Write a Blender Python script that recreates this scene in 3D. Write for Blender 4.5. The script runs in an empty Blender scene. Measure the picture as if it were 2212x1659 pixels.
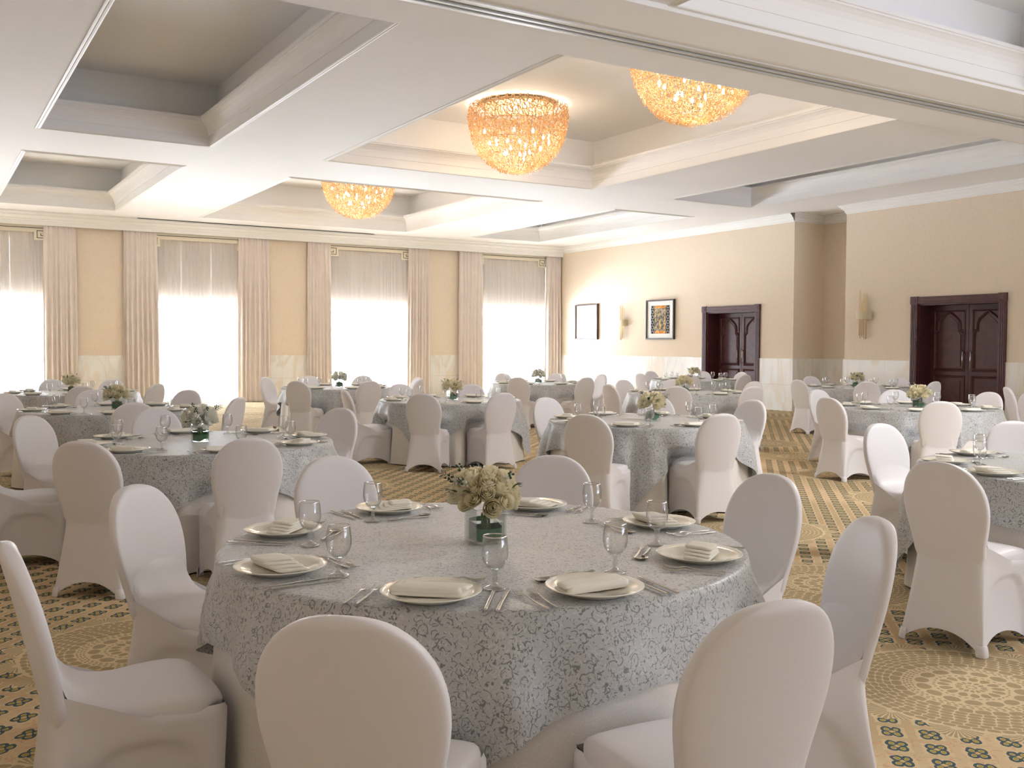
import bpy, math, random
import numpy as np
from mathutils import Matrix, Vector
R = math.radians
sc = bpy.context.scene
COL = sc.collection
rng = np.random.default_rng(7)
FRONT_UP, HORIZON, FRONT_DOWN, BACK_UP, BACK_DOWN = 6.0, 4.0, 27.0, .7, 2.6
SKY_FRONT_COL, SKY_BACK_COL = (.83, .89, 1.0, 1), (.70, .80, 1.0, 1)
NEAR_FILL = 110.0
EXPOSURE = 2.25

# ---------------------------------------------------------------- helpers
def tag(o, label=None, cat=None, group=None, kind=None):
    if label: o['label'] = label
    if cat: o['category'] = cat
    if group: o['group'] = group
    if kind: o['kind'] = kind
    return o

def make_mesh(name, V, F, mat, smooth=True, uv=None):
    me = bpy.data.meshes.new(name)
    me.from_pydata([tuple(map(float, v)) for v in V], [], [tuple(map(int, f)) for f in F])
    for m in (mat if isinstance(mat, (list, tuple)) else [mat]):
        me.materials.append(m)
    if smooth:
        me.polygons.foreach_set('use_smooth', [True] * len(me.polygons))
    if uv is not None:
        l = me.uv_layers.new(name='UVMap')
        idx = np.zeros(len(me.loops), dtype=np.int32)
        me.loops.foreach_get('vertex_index', idx)
        l.data.foreach_set('uv', np.asarray(uv, dtype=np.float32)[idx].ravel())
    me.update()
    return me

def add(name, me, parent=None, loc=(0, 0, 0), rz=0.0):
    o = bpy.data.objects.new(name, me)
    COL.objects.link(o)
    o.location = loc
    o.rotation_euler = (0, 0, rz)
    if parent: o.parent = parent
    return o

def empty(name, loc=(0, 0, 0), rz=0.0):
    o = bpy.data.objects.new(name, None)
    COL.objects.link(o)
    o.location = loc
    o.rotation_euler = (0, 0, rz)
    o.empty_display_size = 0.1
    return o

def copy_tree(o, parent=None):
    c = o.copy()
    COL.objects.link(c)
    if parent: c.parent = parent
    for ch in list(KIDS.get(o.name, ())):
        copy_tree(ch, c)
    return c
KIDS = {}
def part(name, me, parent, loc=(0, 0, 0), rz=0.0):
    o = add(name, me, parent, loc, rz)
    KIDS.setdefault(parent.name, []).append(o)
    return o

class MB:
    """collects shapes into one mesh"""
    def __init__(s): s.V = []; s.F = []; s.M = []; s.n = 0
    def add(s, V, F, m=0):
        for f in F: s.F.append([i + s.n for i in f]); s.M.append(m)
        s.V.extend([tuple(v) for v in V]); s.n += len(V)
        return s
    def box(s, x0, x1, y0, y1, z0, z1, m=0):
        V = [(x0,y0,z0),(x1,y0,z0),(x1,y1,z0),(x0,y1,z0),(x0,y0,z1),(x1,y0,z1),(x1,y1,z1),(x0,y1,z1)]
        F = [(0,3,2,1),(4,5,6,7),(0,1,5,4),(1,2,6,5),(2,3,7,6),(3,0,4,7)]
        return s.add(V, F, m)
    def lathe(s, prof, n=32, m=0, caps=True, c=(0,0,0), sx=1.0, sy=1.0):
        V = []; F = []
        k = len(prof)
        for (r, z) in prof:
            for i in range(n):
                a = 2*math.pi*i/n
                V.append((c[0]+r*math.cos(a)*sx, c[1]+r*math.sin(a)*sy, c[2]+z))
        for j in range(k-1):
            for i in range(n):
                i2 = (i+1) % n
                F.append((j*n+i, j*n+i2, (j+1)*n+i2, (j+1)*n+i))
        if caps:
            F.append(tuple(range(n-1, -1, -1))); F.append(tuple(range((k-1)*n, k*n)))
        return s.add(V, F, m)
    def grid(s, P, m=0, close_u=False):
        """P: rows x cols x 3"""
        P = np.asarray(P); a, b = P.shape[:2]
        F = []
        for i in range(a-1):
            for j in range(b-1 if not close_u else b):
                j2 = (j+1) % b
                F.append((i*b+j, i*b+j2, (i+1)*b+j2, (i+1)*b+j))
        return s.add(P.reshape(-1, 3), F, m)
    def tube(s, pts, r, n=8, m=0, caps=True):
        pts = [Vector(p) for p in pts]
        rs = r if isinstance(r, (list, tuple)) else [r]*len(pts)
        V = []; F = []
        t0 = (pts[1]-pts[0]).normalized()
        ref = Vector((0,0,1)) if abs(t0.z) < .9 else Vector((1,0,0))
        u = t0.cross(ref).normalized()
        for i, p in enumerate(pts):
            t = (pts[min(i+1,len(pts)-1)]-pts[max(i-1,0)]).normalized()
            u = (u - t*u.dot(t)).normalized(); w = t.cross(u)
            for k in range(n):
                a = 2*math.pi*k/n
                V.append(tuple(p+(u*math.cos(a)+w*math.sin(a))*rs[i]))
        for i in range(len(pts)-1):
            for k in range(n):
                k2 = (k+1) % n
                F.append((i*n+k, i*n+k2, (i+1)*n+k2, (i+1)*n+k))
        if caps:
            F.append(tuple(range(n-1,-1,-1))); F.append(tuple(range((len(pts)-1)*n, len(pts)*n)))
        return s.add(V, F, m)
    def prism(s, poly, d0, d1, axis='y', m=0):
        """extrude polygon [(a,b)] along axis between d0,d1: axis y -> (a=x,b=z); axis x -> (a=y,b=z); axis z -> (a=x,b=y)"""
        n = len(poly)
        def p3(a, b, d): return {'y':(a,d,b),'x':(d,a,b),'z':(a,b,d)}[axis]
        V = [p3(a,b,d0) for a,b in poly]+[p3(a,b,d1) for a,b in poly]
        F = [tuple(range(n)), tuple(range(2*n-1,n-1,-1))]
        for i in range(n):
            j = (i+1) % n
            F.append((j, i, n+i, n+j))
        return s.add(V, F, m)
    def mesh(s, name, mat, smooth=False, uv=None):
        me = make_mesh(name, s.V, s.F, mat, smooth, uv)
        if any(s.M): me.polygons.foreach_set('material_index', s.M)
        return me

def bevel(o, w=.004, seg=2, angle=40):
    m = o.modifiers.new('bevel', 'BEVEL'); m.width = w; m.segments = seg
    m.limit_method = 'ANGLE'; m.angle_limit = R(angle)
    return o

def srgb(r, g, b):
    f = lambda c: (c/255/12.92) if c/255 <= .04045 else ((c/255+.055)/1.055)**2.4
    return (f(r), f(g), f(b), 1.0)

# ---------------------------------------------------------------- node DSL
class NT:
    def __init__(s, mat): s.t = mat.node_tree; s.n = s.t.nodes; s.l = s.t.links
    def node(s, typ, **kw):
        nd = s.n.new(typ)
        for k, v in kw.items(): setattr(nd, k, v)
        return nd
    def link(s, a, b): s.l.new(a, b)
    def val(s, x):
        return x
class S:
    """scalar socket expression"""
    def __init__(s, nt, sock): s.nt = nt; s.k = sock
    def _op(s, op, *args, swap=False):
        nd = s.nt.node('ShaderNodeMath', operation=op)
        ins = ([args[0], s] + list(args[1:])) if swap else ([s] + list(args))
        for i, a in enumerate(ins):
            if isinstance(a, S): s.nt.link(a.k, nd.inputs[i])
            else: nd.inputs[i].default_value = float(a)
        return S(s.nt, nd.outputs[0])
    def __add__(s, o): return s._op('ADD', o)
    __radd__ = __add__
    def __sub__(s, o): return s._op('SUBTRACT', o)
    def __rsub__(s, o): return s._op('SUBTRACT', o, swap=True)
    def __mul__(s, o): return s._op('MULTIPLY', o)
    __rmul__ = __mul__
    def __truediv__(s, o): return s._op('DIVIDE', o)
    def lt(s, o): return s._op('LESS_THAN', o)
    def gt(s, o): return s._op('GREATER_THAN', o)
    def max(s, o): return s._op('MAXIMUM', o)
    def min(s, o): return s._op('MINIMUM', o)
    def abs(s): return s._op('ABSOLUTE')
    def frac(s): return s._op('FRACT')
    def round(s): return s._op('ROUND')
    def sqrt(s): return s._op('SQRT')
    def sin(s): return s._op('SINE')
    def atan2(s, o): return s._op('ARCTAN2', o)
    def pow(s, o): return s._op('POWER', o)
    def band(s, a, b): return s.gt(a) * s.lt(b)
    def smooth(s, a, b):
        nd = s.nt.node('ShaderNodeMapRange', interpolation_type='SMOOTHSTEP')
        s.nt.link(s.k, nd.inputs['Value'])
        nd.inputs['From Min'].default_value = a; nd.inputs['From Max'].default_value = b
        return S(s.nt, nd.outputs['Result'])
def mixc(nt, f, a, b, blend='MIX'):
    nd = nt.node('ShaderNodeMix', data_type='RGBA', blend_type=blend)
    if isinstance(f, S): nt.link(f.k, nd.inputs[0])
    else: nd.inputs[0].default_value = f
    for i, c in ((6, a), (7, b)):
        if isinstance(c, tuple): nd.inputs[i].default_value = c
        else: nt.link(c, nd.inputs[i])
    return nd.outputs[2]

def new_mat(name):
    m = bpy.data.materials.new(name); m.use_nodes = True
    return m
def bsdf(m): return m.node_tree.nodes['Principled BSDF']
def simple(name, col, rough=.6, metal=0.0, spec=.5, noise=None, bump=None, sheen=0.0, coat=0.0):
    """noise=(scale, amount) value variation; bump=(scale, strength, dist)"""
    m = new_mat(name); b = bsdf(m); nt = NT(m)
    b.inputs['Base Color'].default_value = col
    b.inputs['Roughness'].default_value = rough
    b.inputs['Metallic'].default_value = metal
    b.inputs['Specular IOR Level'].default_value = spec
    if sheen: b.inputs['Sheen Weight'].default_value = sheen
    if coat: b.inputs['Coat Weight'].default_value = coat
    tc = nt.node('ShaderNodeTexCoord')
    if noise:
        n = nt.node('ShaderNodeTexNoise'); n.inputs['Scale'].default_value = noise[0]; n.inputs['Detail'].default_value = 4
        nt.link(tc.outputs['Object'], n.inputs['Vector'])
        k = 1-noise[1]
        dark = (col[0]*k, col[1]*k, col[2]*k, 1)
        f = S(nt, n.outputs[0]).smooth(.3, .7)
        nt.link(mixc(nt, f, dark, col), b.inputs['Base Color'])
    if bump:
        n = nt.node('ShaderNodeTexNoise'); n.inputs['Scale'].default_value = bump[0]; n.inputs['Detail'].default_value = 3
        nt.link(tc.outputs['Object'], n.inputs['Vector'])
        bp = nt.node('ShaderNodeBump'); bp.inputs['Strength'].default_value = bump[1]; bp.inputs['Distance'].default_value = bump[2]
        nt.link(n.outputs[0], bp.inputs['Height']); nt.link(bp.outputs[0], b.inputs['Normal'])
    return m
def thin_glass(name, tint=(.97,.98,.98,1), rough=.01, ior=1.5, gain=1.0, edge=.0):
    m = new_mat(name); nt = NT(m); nt.n.remove(bsdf(m))
    out = nt.n['Material Output']
    tr = nt.node('ShaderNodeBsdfTransparent'); tr.inputs[0].default_value = tint
    gl = nt.node('ShaderNodeBsdfGlossy'); gl.inputs['Roughness'].default_value = rough
    lw = nt.node('ShaderNodeLayerWeight'); lw.inputs[0].default_value = .5
    f0 = ((ior-1)/(ior+1))**2*gain
    fc = S(nt, lw.outputs['Facing'])
    f = (fc.pow(3.0)*(.9-f0)+f0).min(1.0)
    dk = 1.0-fc.pow(2.0)*edge
    nt.link(mixc(nt, 1.0, mixc(nt, dk, (tint[0]*.35, tint[1]*.37, tint[2]*.37, 1), tint), (1, 1, 1, 1), 'MULTIPLY'), tr.inputs[0])
    mx = nt.node('ShaderNodeMixShader'); nt.link(f.k, mx.inputs[0]); nt.link(tr.outputs[0], mx.inputs[1]); nt.link(gl.outputs[0], mx.inputs[2])
    nt.link(mx.outputs[0], out.inputs['Surface'])
    return m
def cloth_through(name, col, transp, transl, rough=.8, tcol=None):
    """fabric that lets light through: diffuse + translucent + transparent"""
    m = new_mat(name); nt = NT(m); nt.n.remove(bsdf(m)); out = nt.n['Material Output']
    d = nt.node('ShaderNodeBsdfDiffuse'); d.inputs[0].default_value = col
    t = nt.node('ShaderNodeBsdfTranslucent'); t.inputs[0].default_value = tcol or col
    x = nt.node('ShaderNodeBsdfTransparent')
    m1 = nt.node('ShaderNodeMixShader'); m1.inputs[0].default_value = transl
    nt.link(d.outputs[0], m1.inputs[1]); nt.link(t.outputs[0], m1.inputs[2])
    m2 = nt.node('ShaderNodeMixShader'); m2.inputs[0].default_value = transp
    nt.link(m1.outputs[0], m2.inputs[1]); nt.link(x.outputs[0], m2.inputs[2])
    nt.link(m2.outputs[0], out.inputs['Surface'])
    return m
def emit(name, col, strength):
    m = new_mat(name); nt = NT(m); nt.n.remove(bsdf(m)); out = nt.n['Material Output']
    e = nt.node('ShaderNodeEmission'); e.inputs[0].default_value = col; e.inputs[1].default_value = strength
    nt.link(e.outputs[0], out.inputs['Surface'])
    return m

# ---------------------------------------------------------------- materials
M = {}
M['ceiling'] = simple('ceiling_paint', srgb(246, 245, 244), .75, noise=(.6, .03))
M['trim'] = simple('trim_paint', srgb(238, 237, 233), .5)
M['wallpaper'] = None
M['spandex'] = simple('white_spandex', srgb(236, 235, 240), .42, spec=.35, bump=(900, .08, .0006), sheen=.15)
M['china'] = simple('cream_china', srgb(247, 244, 232), .12, spec=.5, coat=.3)
M['napkin'] = simple('napkin_linen', srgb(246, 244, 236), .85, bump=(700, .15, .0005))
M['steel'] = simple('cutlery_steel', srgb(205, 203, 198), .22, metal=1.0)
M['chrome'] = simple('chrome', srgb(220, 220, 218), .15, metal=1.0)
M['mahogany'] = simple('mahogany', srgb(84, 42, 42), .38, spec=.5, noise=(9, .35))
M['black'] = simple('black_lacquer', srgb(30, 24, 22), .35)
M['dark'] = simple('dark_gap', srgb(40, 39, 37), .8)
M['rose'] = cloth_through('cream_petal', srgb(250, 244, 220), 0.0, .3, tcol=srgb(248, 240, 212))
M['rose_white'] = cloth_through('white_petal', srgb(250, 249, 240), 0.0, .35)
M['leaf'] = simple('leaf_green', srgb(62, 92, 60), .5, noise=(40, .35))
M['eucalyptus'] = simple('eucalyptus_leaf', srgb(92, 116, 110), .6, noise=(40, .25))
M['leaf_band'] = simple('vase_leaf', srgb(44, 120, 72), .3, noise=(18, .35))
M['stalk'] = simple('stem_green', srgb(88, 122, 62), .6)
M['glass'] = thin_glass('goblet_glass', (.99, .992, .992, 1), .02, 1.5, 1.6, .28)
M['glass_rim'] = thin_glass('goblet_rim', (.99, .99, .99, 1), .15, 1.5, 18)
M['glass_stem'] = thin_glass('goblet_stem', (.97, .975, .975, 1), .05, 1.5, 7, .2)
def m_solid_glass():
    m = new_mat('solid_glass'); b = bsdf(m)
    b.inputs['Base Color'].default_value = (.98, .99, .99, 1); b.inputs['Roughness'].default_value = .02
    b.inputs['Transmission Weight'].default_value = 1.0; b.inputs['IOR'].default_value = 1.45
    return m
M['solid_glass'] = m_solid_glass()
M['vase_glass'] = thin_glass('vase_glass', (.975, .985, .98, 1), .02, 1.5, 1.3, .3)
M['water'] = thin_glass('water', (.985, .99, .985, 1), .0, 1.33, .8)
M['pane'] = thin_glass('window_pane', (.96, .97, .97, 1), .0, 1.5, .6)
M['drape'] = simple('beige_drape', srgb(232, 221, 213), .75, noise=(3, .06), bump=(400, .1, .0008), sheen=.2)
M['sheer'] = cloth_through('sheer_voile', srgb(240, 238, 236), .50, .35)
M['blind'] = cloth_through('roller_blind_fabric', srgb(216, 208, 200), 0.0, .006, tcol=srgb(214, 205, 196))
M['valance'] = simple('valance_cream', srgb(232, 222, 200), .6)
M['inlay'] = simple('valance_inlay', srgb(52, 48, 46), .6)
M['brass'] = simple('sconce_gold', srgb(208, 178, 122), .35, metal=.8)
M['champagne'] = simple('sconce_band', srgb(192, 178, 146), .5)
M['mat_board'] = simple('mat_board', srgb(240, 239, 237), .9, spec=.1)
M['frame_dark'] = simple('frame_dark_wood', srgb(58, 46, 40), .4)
M['frame_brown'] = simple('frame_brown_wood', srgb(70, 44, 34), .4)
M['amber'] = None
M['wire'] = simple('chandelier_wire', srgb(176, 160, 132), .35, metal=.9)
M['bulb'] = emit('bulb_glow', (1.0, .84, .60, 1), 24)
M['concrete'] = simple('terrace_paving', srgb(226, 222, 214), .9)
M['rail_white'] = simple('railing_paint', srgb(240, 240, 240), .5)
M['trunk'] = simple('palm_trunk', srgb(150, 132, 112), .9)
M['frond'] = simple('palm_frond', srgb(120, 140, 108), .7)
M['vinyl'] = simple('window_frame_white', srgb(240, 240, 238), .4)

def m_wallpaper(name, col):
    m = new_mat(name); nt = NT(m); b = bsdf(m); b.inputs['Roughness'].default_value = .85
    b.inputs['Specular IOR Level'].default_value = .2
    tc = nt.node('ShaderNodeTexCoord')
    def nz(sc_, det, vs=(1, 1, 1)):
        mp = nt.node('ShaderNodeMapping'); mp.inputs['Scale'].default_value = vs
        nt.link(tc.outputs['Object'], mp.inputs['Vector'])
        n = nt.node('ShaderNodeTexNoise'); n.inputs['Scale'].default_value = sc_; n.inputs['Detail'].default_value = det
        nt.link(mp.outputs[0], n.inputs['Vector']); return S(nt, n.outputs[0])
    v = nz(90, 2, (1, 1, .10)); h = nz(120, 2, (.1, .1, 1)); g = nz(26, 6)
    f = (v*.35 + h*.25 + g*.55).smooth(.30, .85)
    k = .91
    nt.link(mixc(nt, f, (col[0]*k, col[1]*k*.985, col[2]*k*.96, 1), col), b.inputs['Base Color'])
    bp = nt.node('ShaderNodeBump'); bp.inputs['Strength'].default_value = .12; bp.inputs['Distance'].default_value = .002
    nt.link((v+h).k, bp.inputs['Height']); nt.link(bp.outputs[0], b.inputs['Normal'])
    return m
M['wallpaper'] = m_wallpaper('woven_wallpaper', srgb(235, 220, 200))

def m_marble():
    m = new_mat('dado_marble'); nt = NT(m); b = bsdf(m); b.inputs['Roughness'].default_value = .25
    tc = nt.node('ShaderNodeTexCoord'); sx = nt.node('ShaderNodeSeparateXYZ'); nt.link(tc.outputs['Object'], sx.inputs[0])
    X, Y, Z = (S(nt, sx.outputs[i]) for i in range(3))
    w = nt.node('ShaderNodeTexNoise'); w.inputs['Scale'].default_value = 1.3; w.inputs['Detail'].default_value = 8; w.inputs['Distortion'].default_value = 1.2
    mp = nt.node('ShaderNodeMapping'); mp.inputs['Scale'].default_value = (1.6, 1.6, .45)
    nt.link(tc.outputs['Object'], mp.inputs[0]); nt.link(mp.outputs[0], w.inputs['Vector'])
    v1 = (S(nt, w.outputs[0])-.5).abs().smooth(.0, .10)
    base = mixc(nt, v1, srgb(232, 224, 210), srgb(240, 239, 235))
    w2 = nt.node('ShaderNodeTexNoise'); w2.inputs['Scale'].default_value = .9; w2.inputs['Detail'].default_value = 3
    nt.link(tc.outputs['Object'], w2.inputs['Vector'])
    base = mixc(nt, S(nt, w2.outputs[0]).smooth(.45, .7)*.5, base, srgb(226, 229, 226))
    # slab joints: along the wall every 0.62 m, one course at 0.6 m
    u = ((X+Y+.17)/.62).frac()
    j = (u.lt(.006)).max((Z-.6).abs().lt(.003))
    nt.link(mixc(nt, j*.6, base, srgb(178, 170, 158)), b.inputs['Base Color'])
    return m
M['marble'] = m_marble()

def m_carpet():
    m = new_mat('patterned_carpet'); nt = NT(m); b = bsdf(m)
    b.inputs['Roughness'].default_value = .95; b.inputs['Specular IOR Level'].default_value = .1
    tc = nt.node('ShaderNodeTexCoord')
    # slight woven wobble
    wn = nt.node('ShaderNodeTexNoise'); wn.inputs['Scale'].default_value = 26; wn.inputs['Detail'].default_value = 2
    nt.link(tc.outputs['Object'], wn.inputs['Vector'])
    sx = nt.node('ShaderNodeSeparateXYZ'); nt.link(tc.outputs['Object'], sx.inputs[0])
    wc = nt.node('ShaderNodeSeparateColor'); nt.link(wn.outputs['Color'], wc.inputs[0])
    X = S(nt, sx.outputs[0]) + (S(nt, wc.outputs[0])-.5)*.014
    Y = S(nt, sx.outputs[1]) + (S(nt, wc.outputs[1])-.5)*.014
    dx = X-3.855; dy = Y-2.507
    a = (dx*1.2 + dy*1.48)/3.443; c = (dy*.945 - dx*1.56)/3.443
    ra = a-a.round(); rc = c-c.round()
    lx = ra*.945 - rc*1.48; ly = ra*1.56 + rc*1.2
    r = (lx*lx+ly*ly).sqrt(); th = ly.atan2(lx)
    TW = 2*math.pi
    def ring(r0, r1, n, off=0.0, fill=.8, base=None):
        u = (th*(n/TW)+off).frac()-.5
        v = (r-(r0+r1)/2)*(2/(r1-r0))
        d = (u*(2/fill))*(u*(2/fill)) + v*v
        return d.lt(1.0)
    taupe = ring(.014, .026, 8, .2)
    for (r0, r1, n, off, fill) in [(.038,.066,14,.0,.75), (.082,.134,15,.3,.80), (.142,.154,34,.0,.6), (.168,.226,15,.5,.86),
                                   (.236,.247,52,0,.62), (.251,.262,54,.4,.62), (.266,.277,56,.1,.62)]:
        taupe = taupe.max(ring(r0, r1, n, off, fill))
    def cells(r0, r1, n, off):
        u = ((th*(n/TW)+off).frac()-.5).abs()*(2/.90)
        v = (r-(r0+r1)/2).abs()*(2/(r1-r0))
        return (u*u*u + v*v*v).lt(1.0)
    taupe = taupe.max(cells(.283, .326, 30, .0))
    for (r0, r1, n, off) in [(.329,.357,42,.3),(.360,.388,46,.0),(.391,.419,50,.6),(.422,.450,54,.2),(.453,.481,57,.7),(.484,.512,60,.4)]:
        taupe = taupe.max(cells(r0, r1, n, off))
    # scalloped fans on the rim
    nf = 13
    fu = (th*(nf/TW)).frac()-.5
    fx = fu*(TW/nf*.56); fy = r-.520
    fr_ = (fx*fx+fy*fy).sqrt(); fa = fx.atan2(fy)
    fan = fr_.band(.025, .105) * ((fa*(15/math.pi)).frac()-.5).abs().lt(.30) * fa.abs().lt(1.5)
    taupe = taupe.max(fan*r.gt(.522))
    edge = r - (fu.abs()*(-.24) + .645)
    inside = edge.lt(0.0)
    cream = srgb(234, 215, 176); tp = srgb(188, 169, 134)
    med = mixc(nt, taupe, cream, tp)
    # ground: quatrefoils on a diagonal lattice
    p = (X+Y)*.70711; q = (Y-X)*.70711
    u = (p-3.764)/.137; v = (q+.551)/.137
    iu = u.round(); iv = v.round()
    u = u-iu; v = v-iv
    au = u.abs(); av = v.abs()
    du = au-.155; dv = av-.125
    d = (du*du*.8+dv*dv*1.3).sqrt()
    wob = (S(nt, wc.outputs[2])-.5)*.05
    blue = (d+wob).band(.085, .175)
    olive = (d+wob).lt(.07)
    dia = (au+av).lt(.10)
    gn = nt.node('ShaderNodeTexNoise'); gn.inputs['Scale'].default_value = .55; gn.inputs['Detail'].default_value = 1
    nt.link(tc.outputs['Object'], gn.inputs['Vector'])
    patch = S(nt, gn.outputs[0]).smooth(.44, .56)
    ground = mixc(nt, patch, srgb(236, 212, 172), srgb(228, 206, 166))
    lines = au.gt(.37).max(av.gt(.37))*patch
    ground = mixc(nt, lines*.85, ground, srgb(202, 180, 140))
    # salmon flecks where the ground has no bands
    fl = nt.node('ShaderNodeTexNoise'); fl.inputs['Scale'].default_value = 20; nt.link(tc.outputs['Object'], fl.inputs['Vector'])
    fleck = S(nt, fl.outputs[0]).band(.54, .585)*au.max(av).gt(.33)
    ground = mixc(nt, fleck*.7, ground, srgb(220, 176, 144))
    ground = mixc(nt, olive, ground, srgb(188, 166, 84))
    ground = mixc(nt, blue, ground, srgb(88, 106, 110))
    ground = mixc(nt, dia, ground, srgb(230, 200, 136))
    col = mixc(nt, inside, ground, med)
    # pile
    pn = nt.node('ShaderNodeTexNoise'); pn.inputs['Scale'].default_value = 420; pn.inputs['Detail'].default_value = 2
    nt.link(tc.outputs['Object'], pn.inputs['Vector'])
    col = mixc(nt, .35, col, mixc(nt, S(nt, pn.outputs[0]).smooth(.3, .7), srgb(150, 150, 150), srgb(255, 255, 255)), 'MULTIPLY')
    nt.link(col, b.inputs['Base Color'])
    bp = nt.node('ShaderNodeBump'); bp.inputs['Strength'].default_value = .3; bp.inputs['Distance'].default_value = .004
    nt.link(pn.outputs[0], bp.inputs['Height']); nt.link(bp.outputs[0], b.inputs['Normal'])
    return m
M['carpet'] = m_carpet()

def m_overlay():
    """grey jacquard with broken vine sprigs; UV in metres of flat cloth"""
    m = new_mat('grey_vine_jacquard'); nt = NT(m); b = bsdf(m)
    uv = nt.node('ShaderNodeUVMap')
    wn = nt.node('ShaderNodeTexNoise'); wn.inputs['Scale'].default_value = 22; wn.inputs['Detail'].default_value = 1
    nt.link(uv.outputs[0], wn.inputs['Vector'])
    def shifted(off):
        a2 = nt.node('ShaderNodeVectorMath', operation='ADD'); nt.link(uv.outputs[0], a2.inputs[0]); a2.inputs[1].default_value = (off, off*.7, 0)
        ad = nt.node('ShaderNodeVectorMath', operation='MULTIPLY_ADD')
        nt.link(wn.outputs['Color'], ad.inputs[0]); ad.inputs[1].default_value = (.03, .03, 0); nt.link(a2.outputs[0], ad.inputs[2])
        return a2, ad
    def mask(a2, scale, lo):
        mk = nt.node('ShaderNodeTexNoise'); mk.inputs['Scale'].default_value = scale; mk.inputs['Detail'].default_value = .5
        nt.link(a2.outputs[0], mk.inputs['Vector'])
        return S(nt, mk.outputs[0]).gt(lo)
    def arcs(scale, off, r0, t, mscale, lo):
        # curved tendrils: pieces of rings round scattered points
        a2, ad = shifted(off)
        v = nt.node('ShaderNodeTexVoronoi', feature='F1'); v.inputs['Scale'].default_value = scale
        nt.link(ad.outputs[0], v.inputs['Vector'])
        return (S(nt, v.outputs['Distance'])-r0).abs().lt(t)*mask(a2, mscale, lo)
    def forks(scale, off, t, mscale, lo):
        a2, ad = shifted(off)
        v = nt.node('ShaderNodeTexVoronoi', feature='DISTANCE_TO_EDGE'); v.inputs['Scale'].default_value = scale
        nt.link(ad.outputs[0], v.inputs['Vector'])
        return S(nt, v.outputs[0]).lt(t)*mask(a2, mscale, lo)
    dark = arcs(26, 0.0, .42, .034, 95, .46).max(forks(40, 5.3, .040, 100, .55)).max(arcs(34, 2.3, .34, .036, 110, .53))
    light = arcs(28, 9.1, .40, .038, 95, .46).max(forks(34, 7.7, .04, 85, .55))
    base = srgb(192, 195, 198)
    col = mixc(nt, light*.6, base, srgb(214, 216, 218))
    col = mixc(nt, dark*.85, col, srgb(112, 119, 122))
    nt.link(col, b.inputs['Base Color'])
    b.inputs['Roughness'].default_value = .42; b.inputs['Specular IOR Level'].default_value = .55
    b.inputs['Sheen Weight'].default_value = .35; b.inputs['Sheen Roughness'].default_value = .4
    bp = nt.node('ShaderNodeBump'); bp.inputs['Strength'].default_value = .15; bp.inputs['Distance'].default_value = .0008
    nt.link((dark-light*.6).k, bp.inputs['Height']); nt.link(bp.outputs[0], b.inputs['Normal'])
    return m
M['overlay'] = m_overlay()
def m_damask():
    m = new_mat('white_damask'); nt = NT(m); b = bsdf(m)
    uv = nt.node('ShaderNodeTexCoord')
    v = nt.node('ShaderNodeTexVoronoi', feature='DISTANCE_TO_EDGE'); v.inputs['Scale'].default_value = 170
    nt.link(uv.outputs['Object'], v.inputs['Vector'])
    f = S(nt, v.outputs[0]).smooth(.02, .12)
    nt.link(mixc(nt, f, srgb(240, 238, 235), srgb(228, 225, 221)), b.inputs['Base Color'])
    b.inputs['Roughness'].default_value = .5; b.inputs['Sheen Weight'].default_value = .2
    return m
M['damask'] = m_damask()

def m_amber():
    m = new_mat('amber_glass'); nt = NT(m); nt.n.remove(bsdf(m)); out = nt.n['Material Output']
    t = nt.node('ShaderNodeBsdfTranslucent'); t.inputs[0].default_value = (.85, .56, .30, 1)
    x = nt.node('ShaderNodeBsdfTransparent'); x.inputs[0].default_value = (.98, .80, .54, 1)
    d = nt.node('ShaderNodeBsdfDiffuse'); d.inputs[0].default_value = (.72, .48, .27, 1)
    g = nt.node('ShaderNodeBsdfGlossy'); g.inputs['Roughness'].default_value = .12
    def mx(f, a, b_):
        k = nt.node('ShaderNodeMixShader'); k.inputs[0].default_value = f
        nt.link(a.outputs[0], k.inputs[1]); nt.link(b_.outputs[0], k.inputs[2]); return k
    s = mx(.5, d, t); s = mx(.25, s, x); s = mx(.12, s, g)
    nt.link(s.outputs[0], out.inputs['Surface'])
    return m
M['amber'] = m_amber()

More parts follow.
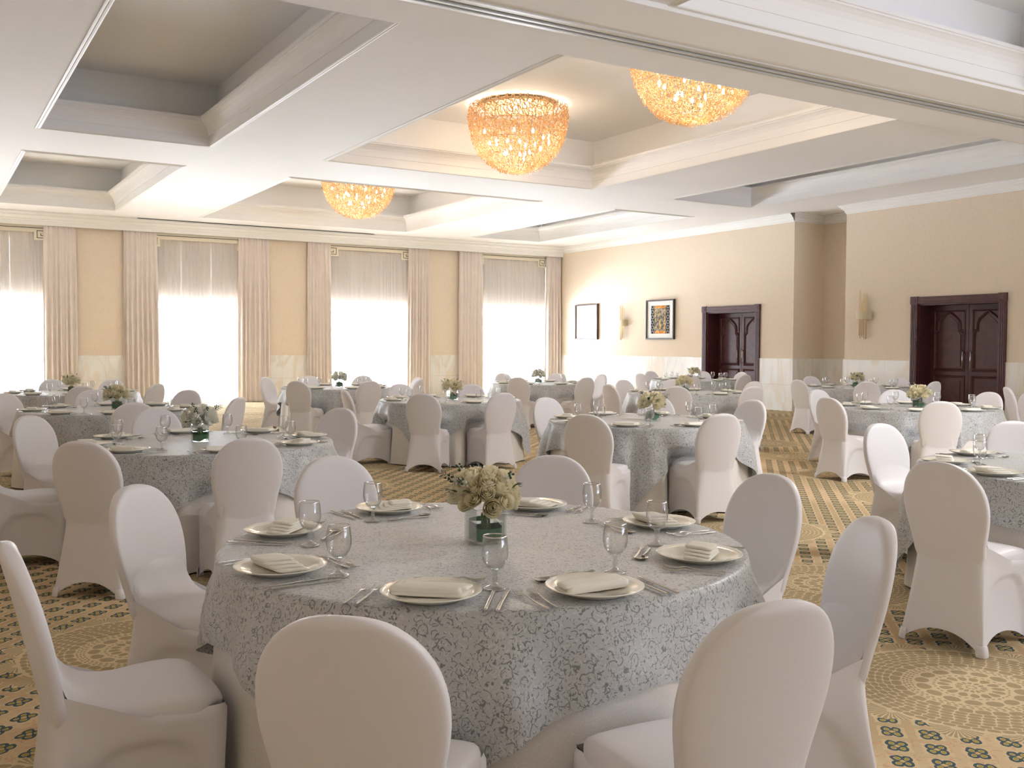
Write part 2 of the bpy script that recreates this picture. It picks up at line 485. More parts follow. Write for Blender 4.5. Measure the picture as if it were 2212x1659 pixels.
def m_art(kind):
    m = new_mat('art_'+kind); nt = NT(m); b = bsdf(m); b.inputs['Roughness'].default_value = .8; b.inputs['Specular IOR Level'].default_value = .15
    tc = nt.node('ShaderNodeTexCoord')
    sp = nt.node('ShaderNodeSeparateXYZ'); nt.link(tc.outputs['Object'], sp.inputs[0])
    A = S(nt, sp.outputs[1]); Z = S(nt, sp.outputs[2])
    n = nt.node('ShaderNodeTexNoise'); n.inputs['Scale'].default_value = 6; n.inputs['Detail'].default_value = 5; n.inputs['Distortion'].default_value = 2.2
    nt.link(tc.outputs['Object'], n.inputs['Vector'])
    f = S(nt, n.outputs[0])
    if kind == 'lilac':
        c = mixc(nt, f.smooth(.35, .5), srgb(150, 146, 158), srgb(206, 202, 204))
        c = mixc(nt, f.smooth(.55, .62)*.8, c, srgb(190, 160, 170))
        c = mixc(nt, f.smooth(.62, .7), c, srgb(240, 236, 220))
        c = mixc(nt, (Z+A*.6+(f-.5)*.5).smooth(-.16, -.22)*.6, c, srgb(196, 176, 206))
    else:
        c = mixc(nt, f.smooth(.4, .6), srgb(92, 88, 84), srgb(168, 162, 152))
        bar = ((A*5.2).frac()-.5).abs().gt(.3)*A.abs().lt(.21)*Z.abs().lt(.27)
        c = mixc(nt, bar*f.smooth(.4, .55), c, srgb(214, 176, 92))
        g2 = Z.abs().gt(.30)*A.abs().lt(.22)*Z.abs().lt(.40)
        c = mixc(nt, g2, c, mixc(nt, f.smooth(.4, .6), srgb(196, 120, 60), srgb(236, 176, 96)))
        side = A.abs().gt(.25)
        c = mixc(nt, side, c, srgb(44, 42, 42))
        zz = (Z*7.2).frac()-.5
        aa = (A.abs()-.315)*7.2
        dd = (zz*zz+aa*aa).sqrt()
        c = mixc(nt, side*dd.band(.27, .40), c, srgb(176, 174, 170))
    nt.link(c, b.inputs['Base Color'])
    return m
M['art_lilac'] = m_art('lilac'); M['art_bronze'] = m_art('bronze')

# ---------------------------------------------------------------- room shell
XD, YW = 17.072, 25.10          # door wall plane, window wall plane
XL, YB = -0.62, -7.0            # unseen left and back walls
ZC = 4.5
def st(name, me, parent=None):
    o = add(name, me, parent) if parent is None else part(name, me, parent)
    if parent is None: tag(o, kind='structure')
    return o

b = MB(); b.box(XL-.4, XD+1.6, YB-.4, YW+.45, -.12, 0)
st('floor', b.mesh('floor', M['carpet']))

# ceiling with stepped coffers
COF = [(1.55, 3.88, 8.42, 15.22), (1.54, 3.91, 17.2, 23.62), (5.83, 11.17, 8.45, 15.34), (5.87, 11.2, 17.3, 23.74),
       (13.32, 15.52, 8.52, 15.48), (13.3, 15.5, 17.4, 23.86),
       (1.55, 3.88, -.2, 6.75), (5.83, 11.17, -.2, 6.75), (13.32, 15.52, -.2, 6.75)]
b = MB()
xs = sorted({XL-.4, XD+1.6} | {c[0] for c in COF} | {c[1] for c in COF})
ys = sorted({YB-.4, YW+.45} | {c[2] for c in COF} | {c[3] for c in COF})
for i in range(len(xs)-1):
    for j in range(len(ys)-1):
        mx_, my_ = (xs[i]+xs[i+1])/2, (ys[j]+ys[j+1])/2
        if any(c[0] < mx_ < c[1] and c[2] < my_ < c[3] for c in COF): continue
        b.add([(xs[i],ys[j],ZC),(xs[i+1],ys[j],ZC),(xs[i+1],ys[j+1],ZC),(xs[i],ys[j+1],ZC)], [(0,3,2,1)])
# profile: (inset towards the opening, height)
PROF = [(0,0),(0,.13),(.018,.13),(.022,.15),(.03,.19),(.05,.24),(.085,.285),(.125,.315),(.15,.325),(.15,.34),(.17,.345),(.17,.385),
        (-.16,.385),(-.16,.93)]
for (x0, x1, y0, y1) in COF:
    P = []
    for ins, h in PROF:
        P.append([(x0+ins,y0+ins,ZC+h),(x1-ins,y0+ins,ZC+h),(x1-ins,y1-ins,ZC+h),(x0+ins,y1-ins,ZC+h)])
    b.grid(P, close_u=True)
    h = PROF[-1][1]; ins = PROF[-1][0]
    b.add([(x0+ins,y0+ins,ZC+h),(x1-ins,y0+ins,ZC+h),(x1-ins,y1-ins,ZC+h),(x0+ins,y1-ins,ZC+h)], [(0,1,2,3)])
# outer slab so that no sky shows above
b.box(XL-.4, XD+1.6, YB-.4, YW+.45, ZC+1.02, ZC+1.12)
for (x0,x1,y0,y1) in [(XL-.45,XL-.4,YB-.4,YW+.45),(XD+1.6,XD+1.65,YB-.4,YW+.45),(XL-.4,XD+1.6,YB-.45,YB-.4),(XL-.4,XD+1.6,YW+.45,YW+.5)]:
    b.box(x0,x1,y0,y1,ZC-.1,ZC+1.12)
st('ceiling', b.mesh('ceiling', M['ceiling']))
# bead moulding round every coffer
tn = [0]
def trim(me):
    tn[0] += 1
    return st('trim_%d' % tn[0], me)
BEAD = [(0,.0),(0,-.012),(-.014,-.018),(-.03,-.012),(-.036,-.006),(-.05,-.012),(-.066,-.008),(-.07,.001)]
for (x0, x1, y0, y1) in COF:
    b = MB(); P = []
    for ins, h in BEAD:
        P.append([(x0+ins,y0+ins,ZC+h),(x1-ins,y0+ins,ZC+h),(x1-ins,y1-ins,ZC+h),(x0+ins,y1-ins,ZC+h)])
    b.grid(P, close_u=True)
    trim(b.mesh('coffer_bead', M['trim']))
# dropped soffit with the folding-partition track
b = MB()
b.box(XL, XD, 7.80, 8.40, 4.452, 4.499)
b.box(XL, XD, 6.80, 7.50, 4.452, 4.499)
trim(b.mesh('soffit', M['ceiling']))
b = MB(); b.box(XL, XD, 7.50, 7.80, 4.485, 4.499)
trim(b.mesh('track_gap', M['dark']))
b = MB()
for y0, y1, z0 in [(7.50,7.545,4.44),(7.585,7.62,4.455),(7.66,7.70,4.445),(7.745,7.80,4.44)]:
    b.box(XL, XD, y0, y1, z0, 4.497)
trim(b.mesh('partition_track', simple('track_aluminium', srgb(216,216,212), .35, metal=.2)))

# window wall ------------------------------------------------------------
WIN = [(.35, 2.66), (4.96, 7.20), (9.40, 12.00), (14.10, 16.62)]
WZ0, WZ1 = .07, 3.98
T = .36
b = MB()
x = XL-.3
for (a, c) in WIN:
    b.box(x, a, YW, YW+T, 0, ZC+.9); b.box(a, c, YW, YW+T, WZ1, ZC+.9)
    x = c
b.box(x, XD+1.5, YW, YW+T, 0, ZC+.9)
st('wall_far', b.mesh('wall_far', M['wallpaper']))
b = MB()
for (a, c) in WIN: b.box(a, c, YW+.02, YW+T, 0, WZ0)
trim(b.mesh('sills', M['marble']))
# door wall with niche ---------------------------------------------------
DOORS = [(10.70, 12.41), (16.82, 18.49)]
DZ = 2.33
NY0, NY1, NX = 14.21, 15.66, 18.06
TW_ = .40
b = MB()
def wall_seg(y0, y1, z0=0, z1=ZC): b.box(XD, XD+TW_, y0, y1, z0, z1)
wall_seg(YB, DOORS[0][0]); wall_seg(*DOORS[0], DZ, ZC); wall_seg(DOORS[0][1], NY0)
wall_seg(NY1, DOORS[1][0]); wall_seg(*DOORS[1], DZ, ZC); wall_seg(DOORS[1][1], YW)
b.box(XD+TW_, NX, NY0-.3, NY0, 0, ZC); b.box(XD+TW_, NX, NY1, NY1+.3, 0, ZC); b.box(NX, NX+.2, NY0-.3, NY1+.3, 0, ZC)
st('wall_right', b.mesh('wall_right', M['wallpaper']))
# unseen walls (left, and behind with tall openings for daylight)
b = MB(); y = YB
b.box(XL-.3, XL, y, YW, 0, ZC)
st('wall_left', b.mesh('wall_left', M['wallpaper']))
b = MB(); x = XL-.3
BWIN = [(7.5,11.5),(12.5,16.5)]
for (a, c) in BWIN:
    b.box(x, a, YB-.3, YB, 0, ZC); b.box(a, c, YB-.3, YB, 3.6, ZC); x = c
b.box(x, XD+.5, YB-.3, YB, 0, ZC)
st('wall_back', b.mesh('wall_back', M['wallpaper']))

# marble dado
DH = 1.2
b = MB()
def dado_y(y0, y1, X): b.box(X-.025, X, y0, y1, 0, DH-.02); b.box(X-.03, X, y0, y1, DH-.02, DH)
dado_y(YB, DOORS[0][0]-.15, XD); dado_y(DOORS[0][1]+.15, NY0+.0, XD); dado_y(NY1, DOORS[1][0]-.15, XD); dado_y(DOORS[1][1]+.15, YW, XD)
dado_y(NY0, NY1, NX)
for yy, s in ((NY0, 1), (NY1, -1)):
    b.box(XD-.025, NX, min(yy, yy+s*.025), max(yy, yy+s*.025), 0, DH)
trim(b.mesh('dado_doors', M['marble']))
b = MB()
x = XL
for (a, c) in WIN:
    b.box(x, a, YW-.025, YW, 0, DH); x = c
b.box(x, XD, YW-.025, YW, 0, DH)
trim(b.mesh('dado_windows', M['marble']))

# crown mouldings: profile (projection, z)
CROWN = [(0,4.31),(.014,4.31),(.018,4.335),(.03,4.345),(.036,4.375),(.055,4.40),(.085,4.425),(.095,4.45),(.115,4.455),(.12,4.475),(.14,4.48),(.14,4.499)]
b = MB()
def crown_y(y0, y1, X): b.grid([[(X-p,y0,z),(X-p,y1,z)] for p,z in CROWN])
b.grid([[(XD-p,NY1-p*0,z),(XD-p,YW,z)] for p,z in CROWN])
b.grid([[(XD-p,YB,z),(XD-p,NY0+p,z)] for p,z in CROWN])
b.grid([[(XD-p,NY0+p,z),(NX-p,NY0+p,z)] for p,z in CROWN])
b.grid([[(NX-p,NY0+p,z),(NX-p,NY1-p,z)] for p,z in CROWN])
b.grid([[(NX-p,NY1-p,z),(XD-p,NY1-p,z)] for p,z in CROWN])
trim(b.mesh('crown_doors', M['trim']))
# deep cornice box over the curtains
CB = [(.17,4.20),(.17,4.215),(.175,4.26),(.19,4.275),(.19,4.30),(.215,4.325),(.215,4.345),(.25,4.38),(.28,4.40),(.28,4.425),(.31,4.44),(.33,4.47),(.33,4.499)]
b = MB()
b.grid([[(XL,YW-p,z),(XD,YW-p,z)] for p,z in CB])
b.grid([[(XL,YW-.14,4.20),(XD,YW-.14,4.20)],[(XL,YW-.17,4.20),(XD,YW-.17,4.20)]])
b.grid([[(XL,YW-.14,4.36),(XD,YW-.14,4.36)],[(XL,YW-.14,4.20),(XD,YW-.14,4.20)]])
b.grid([[(XL,YW,4.36),(XD,YW,4.36)],[(XL,YW-.14,4.36),(XD,YW-.14,4.36)]])
trim(b.mesh('curtain_cornice', M['trim']))
# slot diffuser above the cornice
b = MB(); b.box(4.6, 10.7, YW-.375, YW-.335, 4.488, 4.499)
o = add('air_slot', b.mesh('air_slot', M['dark']))
tag(o, 'long thin dark air slot in the ceiling edge above the second and third windows', 'air vent')

# windows -----------------------------------------------------------------
for k, (a, c) in enumerate(WIN):
    b = MB(); f = .06
    y0, y1 = YW+.20, YW+.27
    b.box(a, a+f, y0, y1, WZ0, WZ1); b.box(c-f, c, y0, y1, WZ0, WZ1)
    b.box(a+f, c-f, y0, y1, WZ1-f, WZ1); b.box(a+f, c-f, y0, y1, WZ0, WZ0+f)
    for t in (1/3, 2/3):
        xm = a+(c-a)*t; b.box(xm-.02, xm+.02, y0, y1, WZ0+f, WZ1-f)
    w = add('window_%d' % (k+1), b.mesh('window', M['vinyl'])); tag(w, kind='structure')
    b = MB(); b.add([(a+f,YW+.235,WZ0+f),(c-f,YW+.235,WZ0+f),(c-f,YW+.235,WZ1-f),(a+f,YW+.235,WZ1-f)], [(0,1,2,3)])
    part('pane', b.mesh('pane', M['pane']), w)
    if k in (1, 2):
        b = MB(); xm = a+(c-a)*.42
        b.tube([(xm,YW+.16,1.0),(xm,YW+.16,1.45)], .012); b.tube([(xm,YW+.16,1.05),(xm,YW+.21,1.05)], .008); b.tube([(xm,YW+.16,1.40),(xm,YW+.21,1.40)], .008)
        part('window_handle', b.mesh('window_handle', M['chrome'], True), w)

# doors -------------------------------------------------------------------
def ridge(mb, path, X, w=.028, h=.016, closed=True):
    """raised half-round moulding along a closed (y,z) path on the plane x=X, standing towards -x"""
    n = len(path); P = []
    prof = [(-w/2,0),(-w/2,-h*.5),(-w*.2,-h),(w*.12,-h*.8),(w*.25,-h*.45),(w/2,-h*.35),(w/2,0)]
    for i in range(n):
        p0 = Vector(path[i-1]); p1 = Vector(path[i]); p2 = Vector(path[(i+1) % n])
        d1 = (p1-p0).normalized(); d2 = (p2-p1).normalized()
        n1 = Vector((-d1.y, d1.x)); n2 = Vector((-d2.y, d2.x))
        m_ = (n1+n2)
        m_ = m_/max(.35, m_.dot(n1)) if m_.length > 1e-6 else n1
        P.append([(X+hh, p1.x+m_.x*o_, p1.y+m_.y*o_) for o_, hh in prof])
    P.append(P[0])
    mb.grid(P)
def arch_path(y0, y1, z0, zs, zt):
    """panel outline with an ogee pointed arch: base rectangle up to zs, shoulders in, point at zt"""
    c = (y0+y1)/2; hw = (y1-y0)/2
    pts = [(y1, z0), (y1, zs-.05), (y1-hw*.10, zs-.03), (y1-hw*.10, zs), (y1-hw*.24, zs), ]
    L = [(.77,.05),(.77,.15),(.755,.21),(.71,.27),(.63,.32),(.50,.375),(.34,.43),(.17,.485),(0,.54)]
    H = zt-zs
    right = [(c+hw*a, zs+H*(b_/.54)) for a, b_ in L]
    left = [(2*c-y, z) for y, z in reversed(right[:-1])]
    p = pts+right+left+[(2*c-y, z) for y, z in reversed(pts)]
    return p
def make_door(idx, y0, y1):
    w = y1-y0; yc = (y0+y1)/2
    d = empty('door_%d' % idx, (0, 0, 0)); tag(d, kind='structure')
    # casing proud of the wall
    cw = .15
    b = MB()
    for s in (y0-cw, y1):
        b.box(XD-.045, XD, s, s+cw, 0, DZ)
        for t in (.25, .5, .75):
            b.box(XD-.052, XD-.045, s+cw*t-.012, s+cw*t+.012, .25, DZ-.03)
        b.box(XD-.055, XD, s-.004, s+cw+.004, 0, .22)
    b.box(XD-.045, XD, y0, y1, DZ, DZ+.14)
    b.box(XD-.052, XD-.045, y0, y1, DZ+.02, DZ+.045); b.box(XD-.052, XD-.045, y0, y1, DZ+.09, DZ+.115)
    for s in (y0-cw, y1):
        b.box(XD-.058, XD, s-.006, s+cw+.006, DZ, DZ+.15)
        b.box(XD-.066, XD-.058, s+.03, s+cw-.03, DZ+.03, DZ+.12)
    o = part('casing', b.mesh('casing', M['mahogany']), d); bevel(o, .005)
    # reveal lining
    X1 = XD+.37
    b = MB()
    b.box(XD, X1, y0-.001, y0+.03, 0, DZ); b.box(XD, X1, y1-.03, y1+.001, 0, DZ); b.box(XD, X1, y0, y1, DZ-.03, DZ+.001)
    b.box(X1+.05, X1+.08, y0, y1, 0, DZ)
    part('door_lining', b.mesh('door_lining', M['mahogany']), d)
    # two leaves
    g = .004
    for side in (0, 1):
        a0 = y0+.03 if side == 0 else yc+g
        a1 = yc-g if side == 0 else y1-.03
        b = MB(); b.box(X1, X1+.05, a0, a1, .01, DZ-.03)
        in0, in1 = a0+.09, a1-.09
        top = DZ-.15
        rect = [(in0,1.02),(in1,1.02),(in1,top),(in0,top)]
        ridge(b, rect, X1, .035, .02)
        ap = arch_path(in0+.022, in1-.022, 1.05, 1.80, top-.012)
        ridge(b, ap, X1, .045, .032)
        ap2 = arch_path(in0+.072, in1-.072, 1.10, 1.77, top-.085)
        b.prism([(q[0], q[1]) for q in ap2], X1-.012, X1, 'x')
        rect2 = [(in0,.18),(in1,.18),(in1,.90),(in0,.90)]
        ridge(b, rect2, X1, .05, .028)
        b.box(X1-.014, X1, in0+.07, in1-.07, .25, .83)
        leaf = part('door_leaf', b.mesh('door_leaf', M['mahogany']), d)
        hy = yc-.085 if side == 0 else yc+.085
        hb = MB(); X2 = X1-.07
        hb.tube([(X2,hy,1.05),(X2,hy,1.42)], .010, 10)
        for z in (1.10, 1.37): hb.tube([(X2,hy,z),(X1,hy,z)], .009, 8)
        h = part('handle', hb.mesh('handle', M['chrome'], True), leaf)
        tag(h, 'vertical chrome pull handle')
    return d
make_door(1, *DOORS[0]); make_door(2, *DOORS[1])

# ---------------------------------------------------------------- curtains, blinds, valances
WN = ['first window from the left', 'second window from the left', 'third window from the left', 'fourth window, in the far corner']
def fold_sheet(x0, x1, z0, z1, y0, amp, nf, seed, top_nf=None, flare=.0, cols=None, rows=14, gather=.0):
    r = np.random.default_rng(seed)
    cols = cols or nf*10
    ph = r.uniform(0, 6.28, 6); P = []
    # irregular fold positions
    t = np.linspace(0, 1, cols)
    warp = t + sum(r.uniform(-.02, .02)*np.sin(2*np.pi*(k+1)*t+ph[k]) for k in range(4))
    for i in range(rows):
        w = i/(rows-1); z = z1+(z0-z1)*w
        a = amp*(.55+.45*min(1, w*1.8))*(1+.25*np.sin(3*w+ph[4]))
        base = np.sin(2*np.pi*nf*warp+.5*np.sin(w*2+ph[5]))
        base = np.sign(base)*np.abs(base)**.75
        if top_nf:
            fine = np.sin(2*np.pi*top_nf*warp+ph[3]); k = max(0, 1-w*3.5)
            base = base*(1-.6*k)+fine*.7*k
        base = base + .35*np.sin(2*np.pi*nf*.47*warp+ph[2])
        xx = x0+(x1-x0)*t
        xc = (x0+x1)/2
        xx = xc+(xx-xc)*(1-gather*(1-w)**2+flare*w)
        P.append(np.stack([xx, y0+a*base/1.2, np.full(cols, z)], 1))
    return P
DR = [(2.55,3.28,'right of the first window'), (4.30,5.11,'left of the second window'), (7.06,7.90,'right of the second window'),
      (8.90,9.58,'left of the third window'), (11.83,12.52,'right of the third window'), (13.45,14.27,'left of the fourth window'), (16.48,17.04,'right of the fourth window, in the corner')]
for i, (x0, x1, w) in enumerate(DR):
    b = MB(); b.grid(fold_sheet(x0, x1, .012, 4.355, YW-.10, .044, 7 if x1-x0 > .6 else 5, 40+i, top_nf=13, flare=.02, cols=110, gather=.05))
    me = b.mesh('curtain', M['drape'], True)
    tag(add('curtain', me), 'floor-length pleated beige curtain hanging '+w, 'curtain', 'beige curtains along the window wall')
SH = [(.36,2.66,20),(5.0,7.18,20),(9.46,11.95,22),(14.16,16.60,20)]
for i, (x0, x1, nf) in enumerate(SH):
    b = MB(); b.grid(fold_sheet(x0, x1, .03, 4.3, YW-.022, .018, nf, 70+i, cols=nf*9, rows=6))
    tag(add('sheer_curtain', b.mesh('sheer_curtain', M['sheer'], True)), 'white sheer curtain covering the '+WN[i], 'curtain', 'sheer curtains over the windows')
for i, (a, c) in enumerate(WIN):
    n = 3; gap = .0015; w = (c-a-.02-gap*(n-1))/n
    for k, pos in enumerate(('left', 'middle', 'right')):
        xa = a+.01+k*(w+gap)
        zb = 2.49 + (.012, -.006, .004)[(k+i) % 3]
        r = empty('roller_blind', (xa+w/2, YW+.135, zb))
        tag(r, '%s beige roller blind lowered halfway behind sheer of the %s' % (pos, WN[i].replace(', in the far corner', '')), 'blind', 'roller blinds behind the sheers')
        b = MB(); b.box(-w/2, w/2, -.002, .002, .02, WZ1-zb)
        part('fabric', b.mesh('fabric', M['blind']), r)
        b = MB(); e = .008; b.box(-w/2+e, w/2-e, -.012, .012, -.015, .02); b.box(-w*.22, w*.22, -.014, .014, -.045, -.015)
        part('bottom_bar', b.mesh('bottom_bar', M['valance']), r)
VAL = [(.40,2.66),(4.89,7.35),(9.52,11.94),(14.05,16.50)]
for i, (x0, x1) in enumerate(VAL):
    v = empty('curtain_valance', (x0, YW-.055, 3.87))
    tag(v, 'cream valance board with black Greek key corners above the '+WN[i], 'valance', 'Greek key valance boards')
    L = x1-x0
    b = MB(); b.box(0, L, 0, .012, .18, .40); b.box(0, .28, 0, .012, 0, .18); b.box(L-.28, L, 0, .012, 0, .18)
    bd = part('board', b.mesh('board', M['valance']), v)
    b = MB(); t = .014
    def ln(xa, xb, za, zb): b.box(min(xa,xb)-t/2, max(xa,xb)+t/2, -.003, 0, min(za,zb)-t/2, max(za,zb)+t/2)
    ln(0, L, .275, .275)
    for s, o in ((1, 0), (-1, L)):
        # square spiral mirrored at the right-hand end
        pts = [(0,.05),(.215,.05),(.215,.215),(.055,.215),(.055,.105),(.135,.105),(.135,.15)]
        for p, q in zip(pts, pts[1:]): ln(o+s*p[0], o+s*q[0], p[1], q[1])
    tag(part('key_pattern', b.mesh('key_pattern', M['inlay']), bd), 'black Greek key line inlaid in the board')

# ---------------------------------------------------------------- pictures and sconces on the door wall
def picture(y0, y1, z0, z1, fm, art, label):
    yc, zc = (y0+y1)/2, (z0+z1)/2
    r = empty('framed_picture', (XD-.012, yc, zc)); tag(r, label, 'picture', 'framed pictures on the door wall')
    hw, hh = (y1-y0)/2, (z1-z0)/2; f = .035; d = .055
    b = MB()
    for (a, c, e, g) in ((-hw,-hw+f,-hh,hh),(hw-f,hw,-hh,hh),(-hw+f,hw-f,hh-f,hh),(-hw+f,hw-f,-hh,-hh+f)):
        b.box(-d, 0.012, a, c, e, g)
    part('frame', b.mesh('frame', fm), r)
    b = MB(); b.box(-.02, 0.0, -hw+f, hw-f, -hh+f, hh-f)
    mb_ = part('mat_board', b.mesh('mat_board', M['mat_board']), r)
    b = MB(); b.box(-.024, -.02, -hw*.67, hw*.67, -hh*.71, hh*.71)
    part('artwork', b.mesh('artwork', art), mb_)
picture(23.08, 24.20, 1.67, 2.71, M['frame_brown'], M['art_lilac'], 'framed pale lilac abstract picture with white mat nearest the window corner')
picture(19.71, 20.85, 1.66, 2.72, M['frame_dark'], M['art_bronze'], 'framed picture of a bronze and silver panel between the wall light and smaller door')
def sconce(y, label, seed):
    r = empty('wall_sconce', (XD-.012, y, 2.13)); tag(r, label, 'wall light', 'gold rod wall lights')
    rr = random.Random(seed)
    b = MB(); b.box(-.02, .012, -.06, .06, -.09, .09)
    part('back_plate', b.mesh('back_plate', M['brass']), r)
    for k in range(8):
        yy = (k-3.5)*.026; X = -.045-.03*math.cos(yy*8)+rr.uniform(-.008,.008)
        top = .30+.22*rr.random()+(.05 if k > 5 else 0); bot = -.40-.10*rr.random()
        mb = MB(); mb.tube([(X,yy,bot),(X,yy,0),(X,yy,top-.06),(X,yy,top)], [.0055,.0055,.0055,.0025], 8)
        part('rod', mb.mesh('rod', M['brass'], True), r)
    b = MB(); P = []
    for z in (-.08, .08):
        P.append([(-.02-.125*math.sin(a), .195*math.cos(a), z) for a in np.linspace(0, math.pi, 24)])
    b.grid(P)
    P2 = [[(-.02-.119*math.sin(a), .189*math.cos(a), z) for a in np.linspace(math.pi, 0, 24)] for z in (-.08, .08)]
    b.grid(P2)
    for z in (-.08, .08):
        b.grid([[(-.02-.125*math.sin(a), .195*math.cos(a), z) for a in np.linspace(0, math.pi, 24)],[(-.02-.119*math.sin(a), .189*math.cos(a), z) for a in np.linspace(0, math.pi, 24)]])
    part('shade_band', b.mesh('shade_band', M['champagne'], True), r)
sconce(21.87, 'gold rod wall light with half-round band between the two framed pictures', 3)
sconce(13.68, 'gold rod wall light with half-round band between the niche and larger dark door', 5)

# ---------------------------------------------------------------- chandeliers
def curl_mesh():
    b = MB(); P = []; n = 9
    for i in range(n):
        t = i/(n-1)*2-1
        # S-shaped ribbon, twisted; x tangential, z vertical, y outward
        x = .018*math.sin(t*3.0); z = .052*t; y = .016*math.cos(t*3.4)-.004
        w = .0105*(1-.55*t*t); tw = .7*t
        c, s_ = math.cos(tw), math.sin(tw)
        P.append([(x-w*c, y-w*s_, z), (x+.0025*s_, y-.0025*c, z), (x+w*c, y+w*s_, z), (x-.0025*s_, y+.0025*c, z)])
    b.grid(P, close_u=True)
    b.add([], [])
    return b
CURL = curl_mesh(); CURL_ME = CURL.mesh('glass_curl', M['amber'], True)
CHP = [(.79,0),(.81,-.12),(.80,-.26),(.775,-.40),(.73,-.53),(.665,-.65),(.58,-.76),(.48,-.86),(.36,-.94),(.22,-1.0),(.06,-1.03)]
def chand(x, y, ztop, label, seed):
    r = empty('chandelier', (x, y, ztop)); tag(r, label, 'chandelier', 'amber glass ceiling chandeliers')
    g = np.random.default_rng(seed)
    b = MB(); b.lathe([(.60,.0),(.62,-.015),(.62,-.045),(.58,-.05)], 48)
    part('ceiling_plate', b.mesh('ceiling_plate', M['champagne'], True), r)
    # wire dome
    b = MB()
    for k in range(24):
        a = 2*math.pi*k/24
        b.tube([((rr-.03)*math.cos(a), (rr-.03)*math.sin(a), z-.10) for rr, z in CHP[:-1]], .004, 4)
    for rr, z in CHP[::2]:
        b.tube([((rr-.03)*math.cos(a), (rr-.03)*math.sin(a), z-.10) for a in np.linspace(0, 2*math.pi, 40)], .004, 4)
    for k in range(8):
        a = 2*math.pi*k/8
        b.tube([(.76*math.cos(a), .76*math.sin(a), -.10), (.58*math.cos(a), .58*math.sin(a), -.04)], .006, 4)
    part('wire_frame', b.mesh('wire_frame', M['wire'], True), r)
    pos = []
    zz = np.array([p[1] for p in CHP])[::-1]; rad = np.array([p[0] for p in CHP])[::-1]
    # rows at equal arc spacing
    seg = np.cumsum([0]+[math.hypot(CHP[i+1][0]-CHP[i][0], CHP[i+1][1]-CHP[i][1]) for i in range(len(CHP)-1)])
    s = 0.0; row = 0
    while s <= seg[-1]:
        z = np.interp(s, seg, [p[1] for p in CHP]); rr = np.interp(s, seg, [p[0] for p in CHP])
        sl = np.interp(s, seg, [0,.05,.12,.2,.35,.5,.7,.9,1.1,1.3,1.5])
        n = max(4, int(2*math.pi*rr/.052))
        for k in range(n):
            a = 2*math.pi*(k+.5*(row % 2))/n+g.uniform(-.02,.02)
            pos.append((rr+g.uniform(-.02,.025), a, z-.07+g.uniform(-.015,.015), sl+g.uniform(-.4,.4), g.uniform(-.9,.9)))
        s += .047; row += 1
    # curls turned most toward the room centre are separate parts, the rest one part
    scored = sorted(pos, key=lambda q: -(math.cos(q[1]-R(-121)) + .8*(-q[2])))
    bm = MB(); CV = np.array(CURL.V)
    def mat_of(q):
        rr, a, z, sl, sp = q
        m = Matrix.Rotation(a-math.pi/2, 4, 'Z') @ Matrix.Translation((0, rr, z)) @ Matrix.Rotation(sl, 4, 'X') @ Matrix.Rotation(sp, 4, 'Y')
        return m
    for i, q in enumerate(scored):
        m = mat_of(q)
        if i < 100:
            o = part('glass_curl', CURL_ME, r); o.matrix_local = m
        else:
            A = np.array(m)
            bm.add((CV @ A[:3,:3].T + A[:3,3]).tolist(), CURL.F)
    o = part('glass_curls', bm.mesh('glass_curls', M['amber'], True), r); o['kind'] = 'stuff'
    bb = MB(); bb.lathe([(.002,-.03),(.014,-.024),(.02,-.008),(.018,.01),(.010,.026),(.008,.045)], 12)
    bme = bb.mesh('bulb', M['bulb'], True)
    for k in range(22):
        a = k*2.39996; f = (k+.5)/22
        rr = (.62 if k % 2 else .40)*math.sqrt(f)+.06; z = -.30-.52*(1-f*.75)-(.06 if k % 2 == 0 else 0)
        part('bulb', bme, r, (rr*math.cos(a), rr*math.sin(a), z))
    L = bpy.data.lights.new('chandelier_and_fill_glow', 'POINT'); L.energy = 12; L.color = (1, .92, .80); L.shadow_soft_size = .12
    o = bpy.data.objects.new('chandelier_and_fill_glow', L); COL.objects.link(o); o.location = (x, y, ztop-.62)
chand(8.5, 13.75, 5.42, 'whole amber glass chandelier hanging in the middle of the big ceiling recess', 1)
chand(8.5, 9.50, 5.42, 'amber glass chandelier partly cut off by the ceiling beam at upper right', 2)
chand(8.5, 20.5, 5.42, 'farthest amber glass chandelier in the recess near the windows', 3)

# ---------------------------------------------------------------- outside the windows
b = MB(); b.box(-6, 22, YW+.45, YW+3.6, -.25, -.12)
st('ground_terrace', b.mesh('ground_terrace', M['concrete']))
b = MB()
r = empty('balcony_railing', (0, YW+3.4, -.12)); tag(r, 'white balcony railing seen faintly through the first window from the left', 'railing')
for z in (.28, .55, .82, 1.1):
    mb = MB(); mb.box(-6, 8, -.02, .02, z-.035, z+.035); part('rail', mb.mesh('rail', M['rail_white']), r)
for k in range(8):
    mb = MB(); mb.box(-6+k*2-.03, -6+k*2+.03, -.03, .03, 0, 1.1); part('post', mb.mesh('post', M['rail_white']), r)
p = empty('palm_tree', (.75, YW+6.5, -1.0)); tag(p, 'palm tree outside, seen faintly through the leftmost sheer curtain', 'tree')
mb = MB(); mb.tube([(0,0,-2.5),(.03,0,.8),(.0,.05,2.6)], [.17,.14,.12], 12)
part('trunk', mb.mesh('trunk', M['trunk'], True), p)
rr = random.Random(4); mb = MB()
